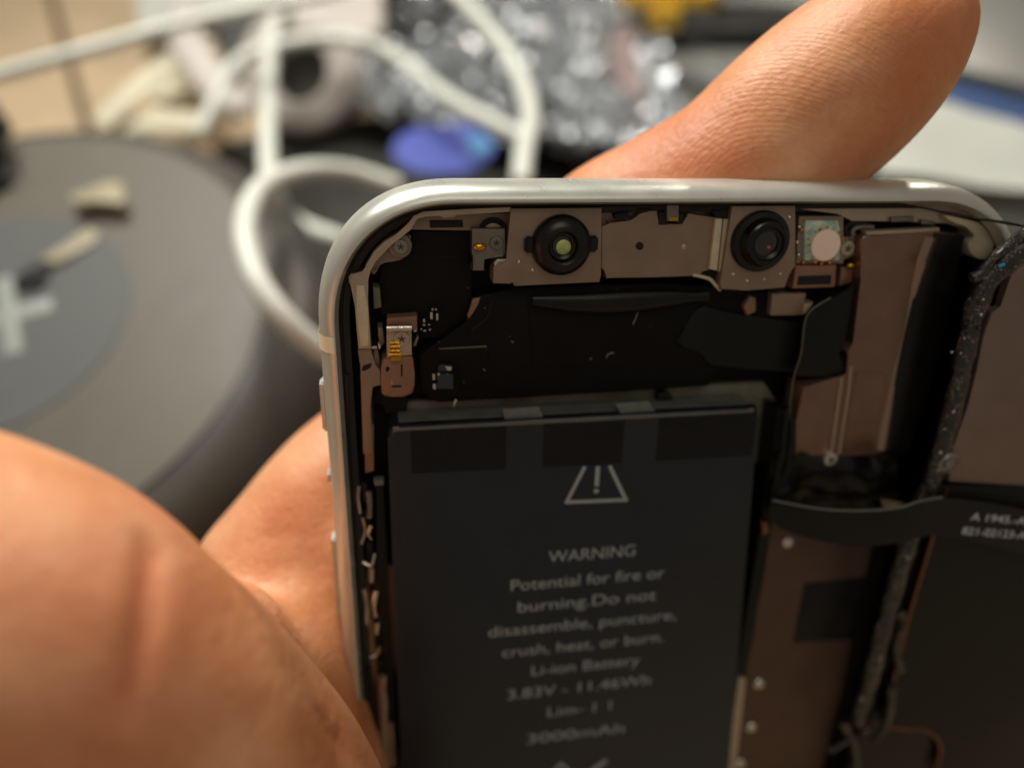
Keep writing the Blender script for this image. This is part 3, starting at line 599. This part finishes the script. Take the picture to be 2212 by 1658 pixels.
# tapes folded over its upper end
def fold_tape(xl, xr, ybot, yw, m, lift=.006, name='tape'):
    """a strip that lies on the battery's face, bends over the end and runs down it"""
    b = B(); la, lb = Vector(L(xl, ybot, HB)), Vector(L(xr, ybot-(xr-xl)*.05, HB))
    rows = []; K_ = 12
    ed = (tr-tl).normalized(); e0 = tl; nrm = Vector((-ed.y, ed.x))
    for i in range(K_+1):
        t = i/K_; p = la.lerp(lb, t); s = (e0-p).dot(nrm)         # distance to the end edge
        row = [(p.x, p.y, HB+lift)]
        for d_, h_ in [(s*.5, lift)]+[(s-.085+(.085+lift)*math.sin(R(a)), -.085+(.085+lift)*math.cos(R(a))) for a in range(0, 91, 15)]+[(s+lift, -.085-yw)]:
            row.append((p.x+nrm.x*d_, p.y+nrm.y*d_, HB+h_+.002*noise.noise(Vector((p.x*6, d_*5, 1)))))
        rows.append([b.verts.new(q) for q in row])
    for i in range(K_):
        for k in range(len(rows[0])-1): b.faces.new((rows[i][k], rows[i+1][k], rows[i+1][k+1], rows[i][k+1]))
    o = link(name, b, m, bat, 60); so = o.modifiers.new('thickness', 'SOLIDIFY'); so.thickness = .005; so.offset = 1; es = o.modifiers.new('crisp', 'EDGE_SPLIT'); es.split_angle = R(40); return o
fold_tape(890, 1092, 1022, .015, 'tape', name='black_tape')
fold_tape(1172, 1342, 1008, .015, 'tape', name='black_tape')
fold_tape(1416, 1622, 994, .015, 'tape', name='black_tape')
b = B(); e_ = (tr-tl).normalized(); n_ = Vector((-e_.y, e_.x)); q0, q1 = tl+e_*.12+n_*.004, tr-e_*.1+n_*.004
prism(b, [tuple(q0), tuple(q1), tuple(q1+n_*.012), tuple(q0+n_*.012)], -.19, -.5, .004); link('glare_film', b, 'endglare', bat)  # film over the end, greyed to carry its glare
b = B(); w0, w1 = tl+e_*.06-n_*.035, tr-e_*.06-n_*.035; tube(b, [(w0.x, w0.y, HB-.012), ((w0.x+w1.x)/2, (w0.y+w1.y)/2, HB-.008), (w1.x, w1.y, HB-.012)], .03, 12, 12, .5, Vector((0, 0, 1)), .15); link('edge_highlight', b, 'endglare', bat)  # highlight along the battery edge, modelled as a pale tube
P('clear_strip', [(1086, 884), (1164, 878), (1176, 906), (1092, 914)], -.15, -.17, 'clear', ID, 0, bat)
P('clear_strip', [(1330, 872), (1402, 866), (1416, 890), (1344, 900)], -.15, -.17, 'clear', ID, 0, bat)
# printing
def text(body, px, cap, h, m, parent, name, ang=0, xs=1.0, al='CENTER'):
    cu = bpy.data.curves.new(name, 'FONT'); cu.body = body; cu.align_x = al; cu.align_y = 'CENTER'; cu.size = 1; cu.extrude = .001
    t = bpy.data.objects.new(name, cu); COL.objects.link(t)
    dg = bpy.context.evaluated_depsgraph_get(); me = bpy.data.meshes.new_from_object(t.evaluated_get(dg)); bpy.data.objects.remove(t)
    c = L(*px, h); s = cap/.7; ca, sa = math.cos(ang), math.sin(ang)
    for v in me.vertices:
        x_, y_ = v.co.x*s*xs, v.co.y*s; v.co = (c[0]+x_*ca-y_*sa*.2, c[1]+x_*sa+y_*ca, h+(.0015 if v.co.z > 0 else 0))
    me.materials.clear(); me.materials.append(M[m]); words_ = len(body.split()); out = []
    dirx = Vector((ca, sa, 0)); span = sorted((v.co.dot(dirx) for v in me.vertices)); gaps = sorted(((b2-a2, (a2+b2)/2) for a2, b2 in zip(span, span[1:])), reverse=True)[:words_-1]
    cuts = [-1e9]+sorted(g[1] for g in gaps)+[1e9]
    for k in range(words_):
        bw = bmesh.new(); bw.from_mesh(me); bmesh.ops.delete(bw, geom=[v for v in bw.verts if not cuts[k] < v.co.dot(dirx) <= cuts[k+1]], context='VERTS')
        m2 = bpy.data.meshes.new(name); bw.to_mesh(m2); bw.free(); m2.materials.append(M[m]); o = bpy.data.objects.new(name, m2); COL.objects.link(o); o.parent = parent; out.append(o)
    return out
HT = HB+.0035
yaxis = math.atan2((tr-tl).y, (tr-tl).x)*.5
for body, px, cap, xs in (('WARNING', (1281, 1196), .155, .98), ('Potential for fire or', (1271, 1251), .155, 1.08), ('burning.Do not', (1269, 1298), .155, 1.25), ('disassemble, puncture,', (1262, 1346), .155, 1.17),
                      ('crush, heat, or burn.', (1262, 1392), .155, 1.12), ('Li-ion Battery', (1265, 1437), .155, 1.14), ('3.83V - 11.46Wh', (1253, 1484), .155, 1.22), ('Lim- 1 1', (1255, 1530), .155, 1.22), ('3000mAh', (1244, 1584), .16, 1.48)):
    text(body, px, cap, HT, 'print', bat, 'warning_lettering', yaxis, xs)
def stroke(b, pts, w, h, closed=False):
    n = len(pts)
    for i in range(n if closed else n-1):
        p, q = Vector(pts[i]), Vector(pts[(i+1) % n]); d = (q-p).normalized(); nn = Vector((-d.y, d.x))*w/2; p2_, q2 = p-d*w*.4, q+d*w*.4
        prism(b, [tuple(z_) for z_ in (p2_+nn, p2_-nn, q2-nn, q2+nn)], h+.0006*i+.001, h-.001, 0)
b = B(); stroke(b, LP([(1262, 1010), (1224, 1084), (1352, 1079), (1318, 1008)], HT), .042, HT)
for p_ in LP([(1224, 1084), (1352, 1079)], HT): disc(b, p_, .023, HT+.0031, HT-.001, 14, bev=0)
stroke(b, LP([(1291, 1010), (1289, 1046)], HT), .05, HT+.0035); p_ = L(1288, 1060, HT); disc(b, p_, .03, HT+.003, HT-.001, 18, bev=0)
link('warning_triangle', b, 'print', bat)
b = B(); stroke(b, LP([(1190, 1672), (1212, 1648), (1236, 1672)], HT), .04, HT); stroke(b, LP([(1278, 1664), (1306, 1644)], HT), .07, HT); link('recycling_mark', b, 'print', bat)
# the crowded left side below: parts along the wall
random.seed(3)
P('side_flex', [(255, 490), (292, 495), (300, 700), (330, 1250), (350, 1658), (330, 1658), (290, 1200), (262, 800)], -.25, -.5, 'film2', Z3, .02)
P('side_flex_tip', [(250, 490), (292, 488), (292, 508), (255, 512)], -.2, -.3, 'clear', Z3, .01)
for pts, m_, r_ in (([(228, 535), (234, 580), (234, 640)], 'grey', .06), ([(240, 670), (228, 705), (240, 730)], 'solder', .035), ([(255, 790), (240, 830), (205, 825)], 'solder', .035), ([(262, 940), (252, 980), (258, 1040)], 'solder', .05),
                 ([(264, 1060), (262, 1110)], 'solder', .05), ([(275, 1160), (262, 1200), (235, 1205)], 'solder', .04), ([(190, 510), (186, 560), (196, 620)], 'pale', .03), ([(205, 640), (215, 700), (200, 745)], 'pale', .03),
                 ([(210, 930), (222, 1000), (220, 1090)], 'pale', .045), ([(240, 840), (240, 900)], 'pale', .05), ([(285, 1280), (290, 1420), (300, 1640)], 'brown', .09), ([(320, 1470), (330, 1640)], 'brown', .06), ([(232, 1240), (262, 1500)], 'dark', .05)):
    b = B(); tube(b, [(*L(*Z3(*q), -.2), -.2+random.uniform(-.03, .02)) for q in pts], r_*.62, 12, 10, .8, None, .2); link('side_spring', b, m_, phone)
P('wall_ledge', [(100, 60), (150, 60), (150, 330), (130, 420), (118, 300)], -.16, -.3, 'gasket', Z3, .02)
# ribs of the wall seen as dark blocks
for k in range(9):
    y_ = 500+k*120; P('wall_block', [(190+k*12, y_), (225+k*11, y_), (232+k*11, y_+84), (196+k*12, y_+84)], -.3, -.5, 'gasket', Z3, .03)
# lower logic board: cover, tape, rivets, rails
M['boardcover'] = mat('board_cover_metal', '5e483c', .4, .5, .08, 4, .1, 100)
lb_ = P('board_cover', [(1668, 1120), (1890, 1120), (1900, 1180), (1870, 1300), (1840, 1420), (1800, 1560), (1760, 1760), (1575, 1760), (1598, 1560), (1620, 1400), (1650, 1240)], -.22, -.5, 'boardcover', ID, .02)
P('cover_tape', [(1740, 1262), (1906, 1244), (1892, 1376), (1716, 1388)], -.2, -.22, 'tape', ID, .006, lb_)
for q in ((1641, 1478), (1624, 1572), (1704, 1172), (1600, 1650)):
    b = B(); c = L(*q, -.2); bmesh.ops.create_uvsphere(b, u_segments=14, v_segments=8, radius=.085, matrix=Matrix.Translation((c[0], c[1], -.215)) @ Matrix.Diagonal((1, 1, .45, 1))); link('rivet', b, 'solder', lb_)
P('gold_rail', [(1596, 1460), (1612, 1466), (1585, 1700), (1568, 1700), (1582, 1560)], -.16, -.4, 'pale', ID, .01, label='dull gold strip along the battery edge')
P('board_flex', [(1676, 880), (1712, 890), (1700, 985), (1690, 1030), (1668, 1120), (1645, 1240), (1630, 1360), (1612, 1450), (1580, 1700), (1545, 1700), (1600, 1400), (1650, 1100)], -.2, -.5, 'film2', ID, .03)
P('black_column', [(1890, 1180), (1925, 1180), (1870, 1420), (1810, 1760), (1770, 1760), (1830, 1460)], -.18, -.5, 'film', ID, .02)
# crumpled black flex above the strap
b = B(); n = 26; grid = []
for i in range(n+1):
    row = []
    for j in range(n//2+1):
        u, v = i/n, j/(n//2); px_, py_ = 1675+u*265-v*5, 975+v*150+u*10
        h_ = -.14+.13*noise.fractal(Vector((u*3.5, v*2.2, 2)), 1.1, 2, 3); q = L(px_, py_, h_); row.append(b.verts.new((q[0], q[1], h_)))
    grid.append(row)
for i in range(n):
    for j in range(n//2): b.faces.new((grid[i][j], grid[i+1][j], grid[i+1][j+1], grid[i][j+1]))
link('crumpled_flex', b, 'strap', phone, 50)
for q in ([(1700, 880), (1690, 980), (1672, 1060), (1670, 1110)], [(1714, 900), (1706, 990), (1690, 1050)], [(1735, 1075), (1850, 1078), (1940, 1068)]):
    b = B(); tube(b, [(*L(*w_, -.1), -.1) for w_ in q], .03, 8, 6, .6, None, .3); link('flex_fold', b, 'film2', phone)
P('flex_pad', [(1905, 1080), (1955, 1086), (1950, 1100), (1910, 1098)], -.02, -.06, 'pale', ID, .01)
P('corner_bead', [(1645, 1125), (1660, 1128), (1662, 1150), (1648, 1158)], -.12, -.2, 'copper', ID, .02)

# ================================================================== THE LIFTED DISPLAY
HD = .22
s_top, s_bot = Vector(L(2120, 650, HD)), Vector(L(1838, 1640, HD)); dd = (s_bot-s_top)
def along(y): return s_top+dd*((y-s_top.y)/dd.y)
disp = root('display_panel', PM @ Vector((s_top.x, s_top.y, 0)), 'lifted display panel with brown back plate lying open beside the phone', 'display panel', rot=PM.to_euler())
def DP(name, q, top, bot, m, bev=.012, parent=None, rnd=0):
    if rnd: q = smooth_poly(q, rnd)
    b = B(); prism(b, [(p[0]-s_top.x, p[1]-s_top.y) for p in q], top, bot, bev); return link(name, b, m, parent or disp)
a_ = along(-13.8)
DP('bezel', [tuple(s_top+Vector((.1, .25))), (s_top.x+.55, s_top.y+.62), (s_top.x+7.0, s_top.y+.9), (s_top.x+7.2, -13.9), (a_.x+.12, -13.8)], .12, -.02, 'lens', .02)
DP('back_panel', [L(*Z5(*q), HD) for q in ((1085, 380), (1060, 620), (962, 960), (884, 1290), (850, 1466), (1020, 1478), (1082, 1512), (1102, 1580), (1090, 1900), (2600, 1900), (2600, 380))], HD, .12, 'dback', .02)
def cedge(q): 
    b = B(); tube(b, [(p[0]-s_top.x, p[1]-s_top.y, HD) for p in [L(*Z5(*w_), HD) for w_ in q]], .022, 8, 6); link('copper_edge', b, 'copper', disp)
cedge([(1130, 395), (1070, 600), (1010, 800), (962, 960), (920, 1130), (884, 1290), (850, 1440)])
cedge([(860, 1468), (940, 1480), (1030, 1484), (1090, 1530), (1100, 1590), (1066, 1700)])
dp = DP('back_plate', [L(*q, .30) for q in ((2212, 565), (2188, 585), (2176, 620), (2164, 664), (2142, 672), (2124, 730), (2110, 800), (2090, 880), (2072, 938), (2058, 962), (2050, 1040), (2300, 1052), (3000, 1080), (3000, 560), (2400, 545))], .30, .2, 'dplate', .02)
c = L(2050, 1000, .33); b = B(); lathe(b, [(.13, -.05), (.13, 0), (.1, .02), (.09, 0), (.06, .0), (.05, .02), (.03, .02)], (c[0]-s_top.x, c[1]-s_top.y, .33), 32); link('coil_screw', b, 'screw', dp)
# the glittery torn gasket along its edge
def PT(x, y, h): q = L(x, y, h); return (q[0]-s_top.x, q[1]-s_top.y, h)
b = B(); tube(b, [PT(*q, .26) for q in ((2262, 500), (2212, 536), (2168, 572), (2128, 618), (2104, 680), (2088, 750), (2066, 850), (2040, 950), (2012, 1040), (1985, 1100), (1962, 1170), (1935, 1260), (1905, 1370), (1878, 1470), (1850, 1560))], lambda f: .12-.02*f, 16, 10, .7, Vector((0, 0, 1)), .28)
link('torn_gasket', b, 'glitter', disp, 60)
b = B(); tube(b, [PT(*q, .3) for q in ((2250, 470), (2200, 512), (2150, 552), (2118, 590), (2098, 600))], .05, 10, 10, 1, None, .4); link('gasket_strand', b, 'glitter', disp, 60)
random.seed(12)
for k in range(34):
    f = random.random(); y_ = 620+f*980; xc = 2110-(y_-650)*.262+random.uniform(-26, 20); q = PT(xc, y_, .34)
    b = B(); bmesh.ops.create_icosphere(b, subdivisions=1, radius=random.uniform(.012, .03), matrix=Matrix.Translation(q)); 
    if k < 22: link('glue_bead', b, 'solder' if k % 3 else 'glitter', disp)
    else: b.free()
for q in ([(1945, 1320), (1952, 1345), (1935, 1400), (1946, 1450)], [(1930, 1480), (1915, 1560), (1890, 1600)], [(1820, 1560), (1845, 1610), (1850, 1700)], [(1790, 1620), (1830, 1600), (1840, 1580)]):
    b = B(); tube(b, [PT(*w_, .3) for w_ in q], .05, 8, 6, .8, None, .6); link('glue_string', b, 'glitter', disp, 60)
b = B(); c = PT(2164, 573, .42); box(b, c, (.07, .03, .02), .3, .005); link('blue_fleck', b, mat('blue_fleck', '2f9fd0', .4), disp)
# flex cable with the printed number, bridging phone and display
def ribbon(name, top, bot, m, parent, n=10, thick=.02):
    A_ = spline([PT(*p) for p in top], n); B_ = spline([PT(*p) for p in bot], n); b = B(); rows = []
    for p, q in zip(A_, B_): rows.append([b.verts.new(p.lerp(q, k/4)) for k in range(5)])
    for i in range(len(rows)-1):
        for k in range(4): b.faces.new((rows[i][k], rows[i+1][k], rows[i+1][k+1], rows[i][k+1]))
    o = link(name, b, m, parent, 60); so = o.modifiers.new('thickness', 'SOLIDIFY'); so.thickness = thick; so.offset = 0; es = o.modifiers.new('crisp', 'EDGE_SPLIT'); es.split_angle = R(40); return o
fc = ribbon('flex_cable', [(1664, 1085, .0), (1700, 1092, .08), (1770, 1100, .22), (1860, 1104, .34), (1940, 1098, .42), (1985, 1084, .44), (2035, 1075, .44), (2120, 1082, .44), (2212, 1100, .44), (2400, 1140, .44)],
       [(1660, 1120, .0), (1698, 1144, .08), (1768, 1166, .22), (1860, 1178, .34), (1940, 1172, .42), (1985, 1160, .44), (2030, 1155, .44), (2120, 1170, .44), (2212, 1196, .44), (2400, 1240, .44)], 'strap', disp)
b = B(); tube(b, [PT(*p) for p in [(1668, 1080, .02), (1770, 1098, .23), (1860, 1102, .35), (1940, 1096, .43), (1985, 1082, .46), (2035, 1073, .46)]], .014, 8, 8); link('cable_highlight', b, 'clear', fc)  # highlight line of the glossy cable, modelled as a grey tube
def ptext(body, px, cap, m, name, h, ang, xs=1):
    o = text(body, px, cap, h, m, fc, name, ang, xs, 'LEFT')
    for w_ in o:
        for v in w_.data.vertices: v.co.x -= s_top.x; v.co.y -= s_top.y
ptext('A 1945.-A', (2098, 1116), .10, 'printw', 'cable_lettering', .4535, -.16, 1.3)
ptext('821-02123-A', (2078, 1146), .10, 'printw', 'cable_lettering', .4535, -.16, 1.2)
# stretched black glue strand over the corner
b = B(); pts = [(*L(x_, y_, h_), h_) for x_, y_, h_ in ((1985, 447, -.04), (2010, 452, .01), (2060, 462, .05), (2120, 473, .07), (2180, 482, .1), (2260, 494, .12))]
tube(b, pts, .013, 8, 14, 1, None, .9); link('glue_strand', b, 'gasket', phone)

# ================================================================== THE HAND
def skin_mat():
    m = bpy.data.materials.new('skin'); m.use_nodes = True; nt = m.node_tree; N = nt.nodes; K = nt.links.new
    b = N['Principled BSDF']; tc = N.new('ShaderNodeTexCoord')
    n1 = N.new('ShaderNodeTexNoise'); n1.inputs['Scale'].default_value = .9; n1.inputs['Detail'].default_value = 5; K(tc.outputs['Object'], n1.inputs['Vector'])
    rp = N.new('ShaderNodeValToRGB'); e = rp.color_ramp.elements
    e[0].position = .32; e[0].color = (*lin('d08a58'), 1); e[1].position = .68; e[1].color = (*lin('ecb287'), 1); k = rp.color_ramp.elements.new(.5); k.color = (*lin('dd9a6e'), 1)
    K(n1.outputs['Fac'], rp.inputs['Fac'])
    nr = N.new('ShaderNodeTexNoise'); nr.inputs['Scale'].default_value = .55; nr.inputs['Detail'].default_value = 3; K(tc.outputs['Object'], nr.inputs['Vector'])
    rr_ = N.new('ShaderNodeMapRange'); rr_.inputs['From Min'].default_value = .44; rr_.inputs['From Max'].default_value = .72; rr_.inputs['To Max'].default_value = .6; K(nr.outputs['Fac'], rr_.inputs['Value'])
    nm = N.new('ShaderNodeTexNoise'); nm.inputs['Scale'].default_value = 14; nm.inputs['Detail'].default_value = 5; K(tc.outputs['Object'], nm.inputs['Vector'])
    mm = N.new('ShaderNodeMix'); mm.data_type = 'RGBA'; at = N.new('ShaderNodeAttribute'); at.attribute_name = 'flush'; mxm = N.new('ShaderNodeMath'); mxm.operation = 'MAXIMUM'; mxm.use_clamp = True
    sc_ = N.new('ShaderNodeMath'); sc_.operation = 'MULTIPLY'; sc_.inputs[1].default_value = .8; K(at.outputs['Fac'], sc_.inputs[0])
    K(rr_.outputs['Result'], mxm.inputs[0]); K(sc_.outputs[0], mxm.inputs[1]); K(mxm.outputs[0], mm.inputs['Factor']); K(rp.outputs['Color'], mm.inputs['A']); mm.inputs['B'].default_value = (*lin('c45f3a'), 1)
    mf = N.new('ShaderNodeMapRange'); mf.inputs['To Min'].default_value = .88; mf.inputs['To Max'].default_value = 1.1; K(nm.outputs['Fac'], mf.inputs['Value'])
    mv = N.new('ShaderNodeVectorMath'); mv.operation = 'SCALE'; K(mm.outputs['Result'], mv.inputs[0]); K(mf.outputs['Result'], mv.inputs['Scale']); K(mv.outputs[0], b.inputs['Base Color'])
    b.inputs['Roughness'].default_value = .45; b.inputs['Specular IOR Level'].default_value = .4
    b.inputs['Subsurface Weight'].default_value = .35; b.inputs['Subsurface Radius'].default_value = (1.0, .32, .16); b.inputs['Subsurface Scale'].default_value = .35
    # friction ridges: rings round each whorl, strongest at the fingertip
    def ridges(centre, scale, reach, stren, dist=1.2):
        g = N.new('ShaderNodeNewGeometry'); mp = N.new('ShaderNodeVectorMath'); mp.operation = 'SUBTRACT'; mp.inputs[1].default_value = centre
        K(g.outputs['Position'], mp.inputs[0])
        w = N.new('ShaderNodeTexWave'); w.wave_type = 'RINGS'; w.rings_direction = 'SPHERICAL'; w.inputs['Scale'].default_value = scale
        w.inputs['Distortion'].default_value = dist; w.inputs['Detail'].default_value = 1; w.inputs['Detail Scale'].default_value = .5
        K(mp.outputs[0], w.inputs['Vector'])
        ln = N.new('ShaderNodeVectorMath'); ln.operation = 'LENGTH'; K(mp.outputs[0], ln.inputs[0])
        mr = N.new('ShaderNodeMapRange'); mr.inputs['From Min'].default_value = reach*.55; mr.inputs['From Max'].default_value = reach; mr.inputs['To Min'].default_value = stren; mr.inputs['To Max'].default_value = 0
        K(ln.outputs['Value'], mr.inputs['Value']); ml = N.new('ShaderNodeMath'); ml.operation = 'MULTIPLY'; K(w.outputs['Fac'], ml.inputs[0]); K(mr.outputs['Result'], ml.inputs[1]); return ml.outputs[0]
    r1 = ridges(Cp(1640, 470, 8.3), 6.8, 3.4, .10, 2.6); r2 = ridges(Cp(-100, 1500, 5.2), 4.2, 3.2, .10)
    n2 = N.new('ShaderNodeTexNoise'); n2.inputs['Scale'].default_value = 9; n2.inputs['Detail'].default_value = 6; n2.inputs['Roughness'].default_value = .7; K(tc.outputs['Object'], n2.inputs['Vector'])
    v = N.new('ShaderNodeTexVoronoi'); v.feature = 'DISTANCE_TO_EDGE'; v.inputs['Scale'].default_value = 7; K(tc.outputs['Object'], v.inputs['Vector'])
    ad = N.new('ShaderNodeMath'); K(r1, ad.inputs[0]); K(r2, ad.inputs[1])
    a2 = N.new('ShaderNodeMath'); K(ad.outputs[0], a2.inputs[0]); K(n2.outputs['Fac'], a2.inputs[1])
    a3 = N.new('ShaderNodeMath'); a3.operation = 'MULTIPLY_ADD'; K(v.outputs['Distance'], a3.inputs[0]); a3.inputs[1].default_value = .7; K(a2.outputs[0], a3.inputs[2])
    bp = N.new('ShaderNodeBump'); bp.inputs['Strength'].default_value = .7; bp.inputs['Distance'].default_value = .018; K(a3.outputs[0], bp.inputs['Height']); K(bp.outputs['Normal'], b.inputs['Normal'])
    return m
SK = skin_mat()
def chain(b, pts, n=9):
    """tapered run of overlapping balls through (pixel x, pixel y, depth, radius)"""
    P_ = [(Cp(x, y, d), r) for x, y, d, r in pts]
    pos = spline([p for p, r in P_], n); rad = spline([Vector((r, 0, 0)) for p, r in P_], n)
    for p, r in zip(pos, rad): bmesh.ops.create_icosphere(b, subdivisions=3, radius=r.x, matrix=Matrix.Translation(p))
hb = B()
THUMB = [(-420, 1080, 4.9, .72), (-300, 1180, 5.0, .95), (-120, 1290, 5.1, 1.15), (40, 1400, 5.25, 1.28), (180, 1480, 5.5, 1.22), (350, 1600, 6.0, 1.22), (540, 1850, 6.9, 1.35), (650, 2200, 8.8, 1.6), (720, 2500, 11, 1.9)]
INDEX = [(1975, 55, 8.05, .62), (1910, 108, 8.15, .83), (1815, 190, 8.35, .97), (1705, 280, 8.6, 1.0), (1580, 382, 8.8, .96), (1445, 462, 9.1, .97), (1295, 548, 9.45, 1.0), (1100, 760, 10.0, .95), (900, 1000, 10.3, 1.05), (790, 1180, 10.2, 1.25)]
chain(hb, THUMB); chain(hb, INDEX)
chain(hb, [(790, 1180, 10.2, 1.25), (720, 1330, 10.4, 1.3), (720, 1500, 10.9, 1.3), (740, 1750, 11.6, 1.6), (840, 2150, 12.8, 1.9), (900, 2500, 13.8, 2.1)])
chain(hb, [(880, 1250, 11.0, 1.1), (900, 1600, 12.0, 1.3), (1000, 2000, 13.4, 1.7), (1000, 2400, 14.6, 1.9)])
chain(hb, [(1000, 1300, 11.4, 1.0), (1060, 1700, 12.8, 1.2), (1150, 2000, 13.8, 1.4)])
chain(hb, [(800, 1000, 10.3, .95), (730, 1075, 10.1, 1.0), (650, 1170, 9.9, 1.0), (580, 1280, 9.7, 1.05), (560, 1400, 9.5, 1.1), (560, 1560, 9.4, 1.15), (580, 1750, 9.6, 1.3), (680, 2150, 10.2, 1.7)])
chain(hb, [(760, 1150, 10.2, 1.05), (690, 1280, 9.9, 1.0), (640, 1400, 9.7, 1.0), (640, 1560, 9.7, 1.1), (650, 1750, 9.9, 1.3)])
chain(hb, [(640, 1300, 9.0, .36), (668, 1400, 8.95, .45), (684, 1500, 9.05, .52), (694, 1600, 9.12, .6), (702, 1750, 9.3, .75), (700, 1950, 9.7, 1.1)])
chain(hb, [(900, 1150, 11.0, 1.0), (1150, 1000, 11.4, .95), (1400, 850, 11.3, .9), (1600, 760, 11.0, .85), (1780, 720, 10.8, .72)])
chain(hb, [(960, 1350, 11.3, 1.0), (1200, 1220, 12.1, .95), (1450, 1100, 12.2, .9), (1650, 1030, 11.8, .85), (1800, 1000, 11.6, .7)])
chain(hb, [(1050, 1550, 11.9, .95), (1250, 1450, 12.6, .88), (1430, 1380, 12.6, .8), (1600, 1330, 12.4, .75), (1700, 1300, 12.2, .62)])
chain(hb, [(800, 2500, 12.5, 2.3), (750, 2900, 14.5, 2.6), (700, 3300, 16.5, 2.8)])
chain(hb, [(470, 1400, 8.0, .75), (530, 1500, 8.4, .85), (570, 1620, 8.7, .95), (600, 1760, 8.9, 1.1), (640, 2000, 9.3, 1.4)])
me = bpy.data.meshes.new('hand_raw'); hb.to_mesh(me); hb.free()
tmp = bpy.data.objects.new('hand_raw', me); COL.objects.link(tmp)
md = tmp.modifiers.new('r', 'REMESH'); md.mode = 'VOXEL'; md.voxel_size = .085
sm = tmp.modifiers.new('s', 'SMOOTH'); sm.factor = .6; sm.iterations = 20
dg = bpy.context.evaluated_depsgraph_get(); hm = bpy.data.meshes.new_from_object(tmp.evaluated_get(dg)); bpy.data.objects.remove(tmp)
CMI = CM.inverted()
def crease_list():
    out = []
    # (point on the skin, direction across the crease, depth, width, reach)
    def cr(x, y, d, x2, y2, d2, dep, w, reach): 
        a, b_ = Cp(x, y, d), Cp(x2, y2, d2); out.append((a, (b_-a).normalized(), dep, w, reach))
    cr(290, 1330, 4.9, 390, 1390, 5.3, .13, .10, 1.6)
    return out
CR = crease_list()
SEG = []   # surface lines pressed into the palm: polylines in pixels
for line, dep, w in (([(322, 1100), (330, 1200), (318, 1310), (298, 1410), (280, 1500), (262, 1620)], .06, 32), ([(640, 1430), (690, 1520), (735, 1600), (750, 1700)], .035, 12), ([(800, 1530), (790, 1600), (760, 1680)], .03, 10),
                   ([(500, 1200), (560, 1165), (620, 1150), (690, 1160)], .02, 14), ([(470, 1240), (540, 1300), (620, 1330), (690, 1390)], .015, 14), ([(712, 1225), (735, 1250), (745, 1275)], .05, 14)):
    SEG.append(([Vector(p) for p in line], dep, w))
hm.update()
nrm = [v.normal.copy() for v in hm.vertices]
fl = hm.attributes.new('flush', 'FLOAT', 'POINT')
for v, nn in zip(hm.vertices, nrm):
    c = CMI @ v.co
    if c.z > -.5: continue
    px = Vector((CXP+FPX*c.x/-c.z, CYP-FPX*c.y/-c.z)); camn = CMI.to_3x3() @ nn
    if camn.z < .05: continue
    off = 0
    for line, dep, w in SEG:
        best = 1e9; tp = min(1, (px-line[0]).length/90, (px-line[-1]).length/120)
        for a, b_ in zip(line, line[1:]):
            d = b_-a; t = max(0, min(1, (px-a).dot(d)/d.length_squared)); best = min(best, (px-(a+d*t)).length)
        if best < w*3: off -= tp*dep*math.exp(-(best/w)**2)
        if best < w*5: fl.data[v.index].value = max(fl.data[v.index].value, tp*min(.75, dep*14)*math.exp(-(best/(w*1.6))**2))
    off += .02*noise.noise(v.co*1.6)
    v.co += nn*off
for p in hm.polygons: p.use_smooth = True
hm.materials.clear(); hm.materials.append(SK); hm.name = 'hand'
palm_o = Cp(760, 1750, 9.8); hm.transform(Matrix.Translation(-palm_o))
hand = bpy.data.objects.new('hand', hm); COL.objects.link(hand); hand.location = palm_o
tag(hand, 'bare hand holding the opened phone from behind, fingertip over the top edge', 'hand')
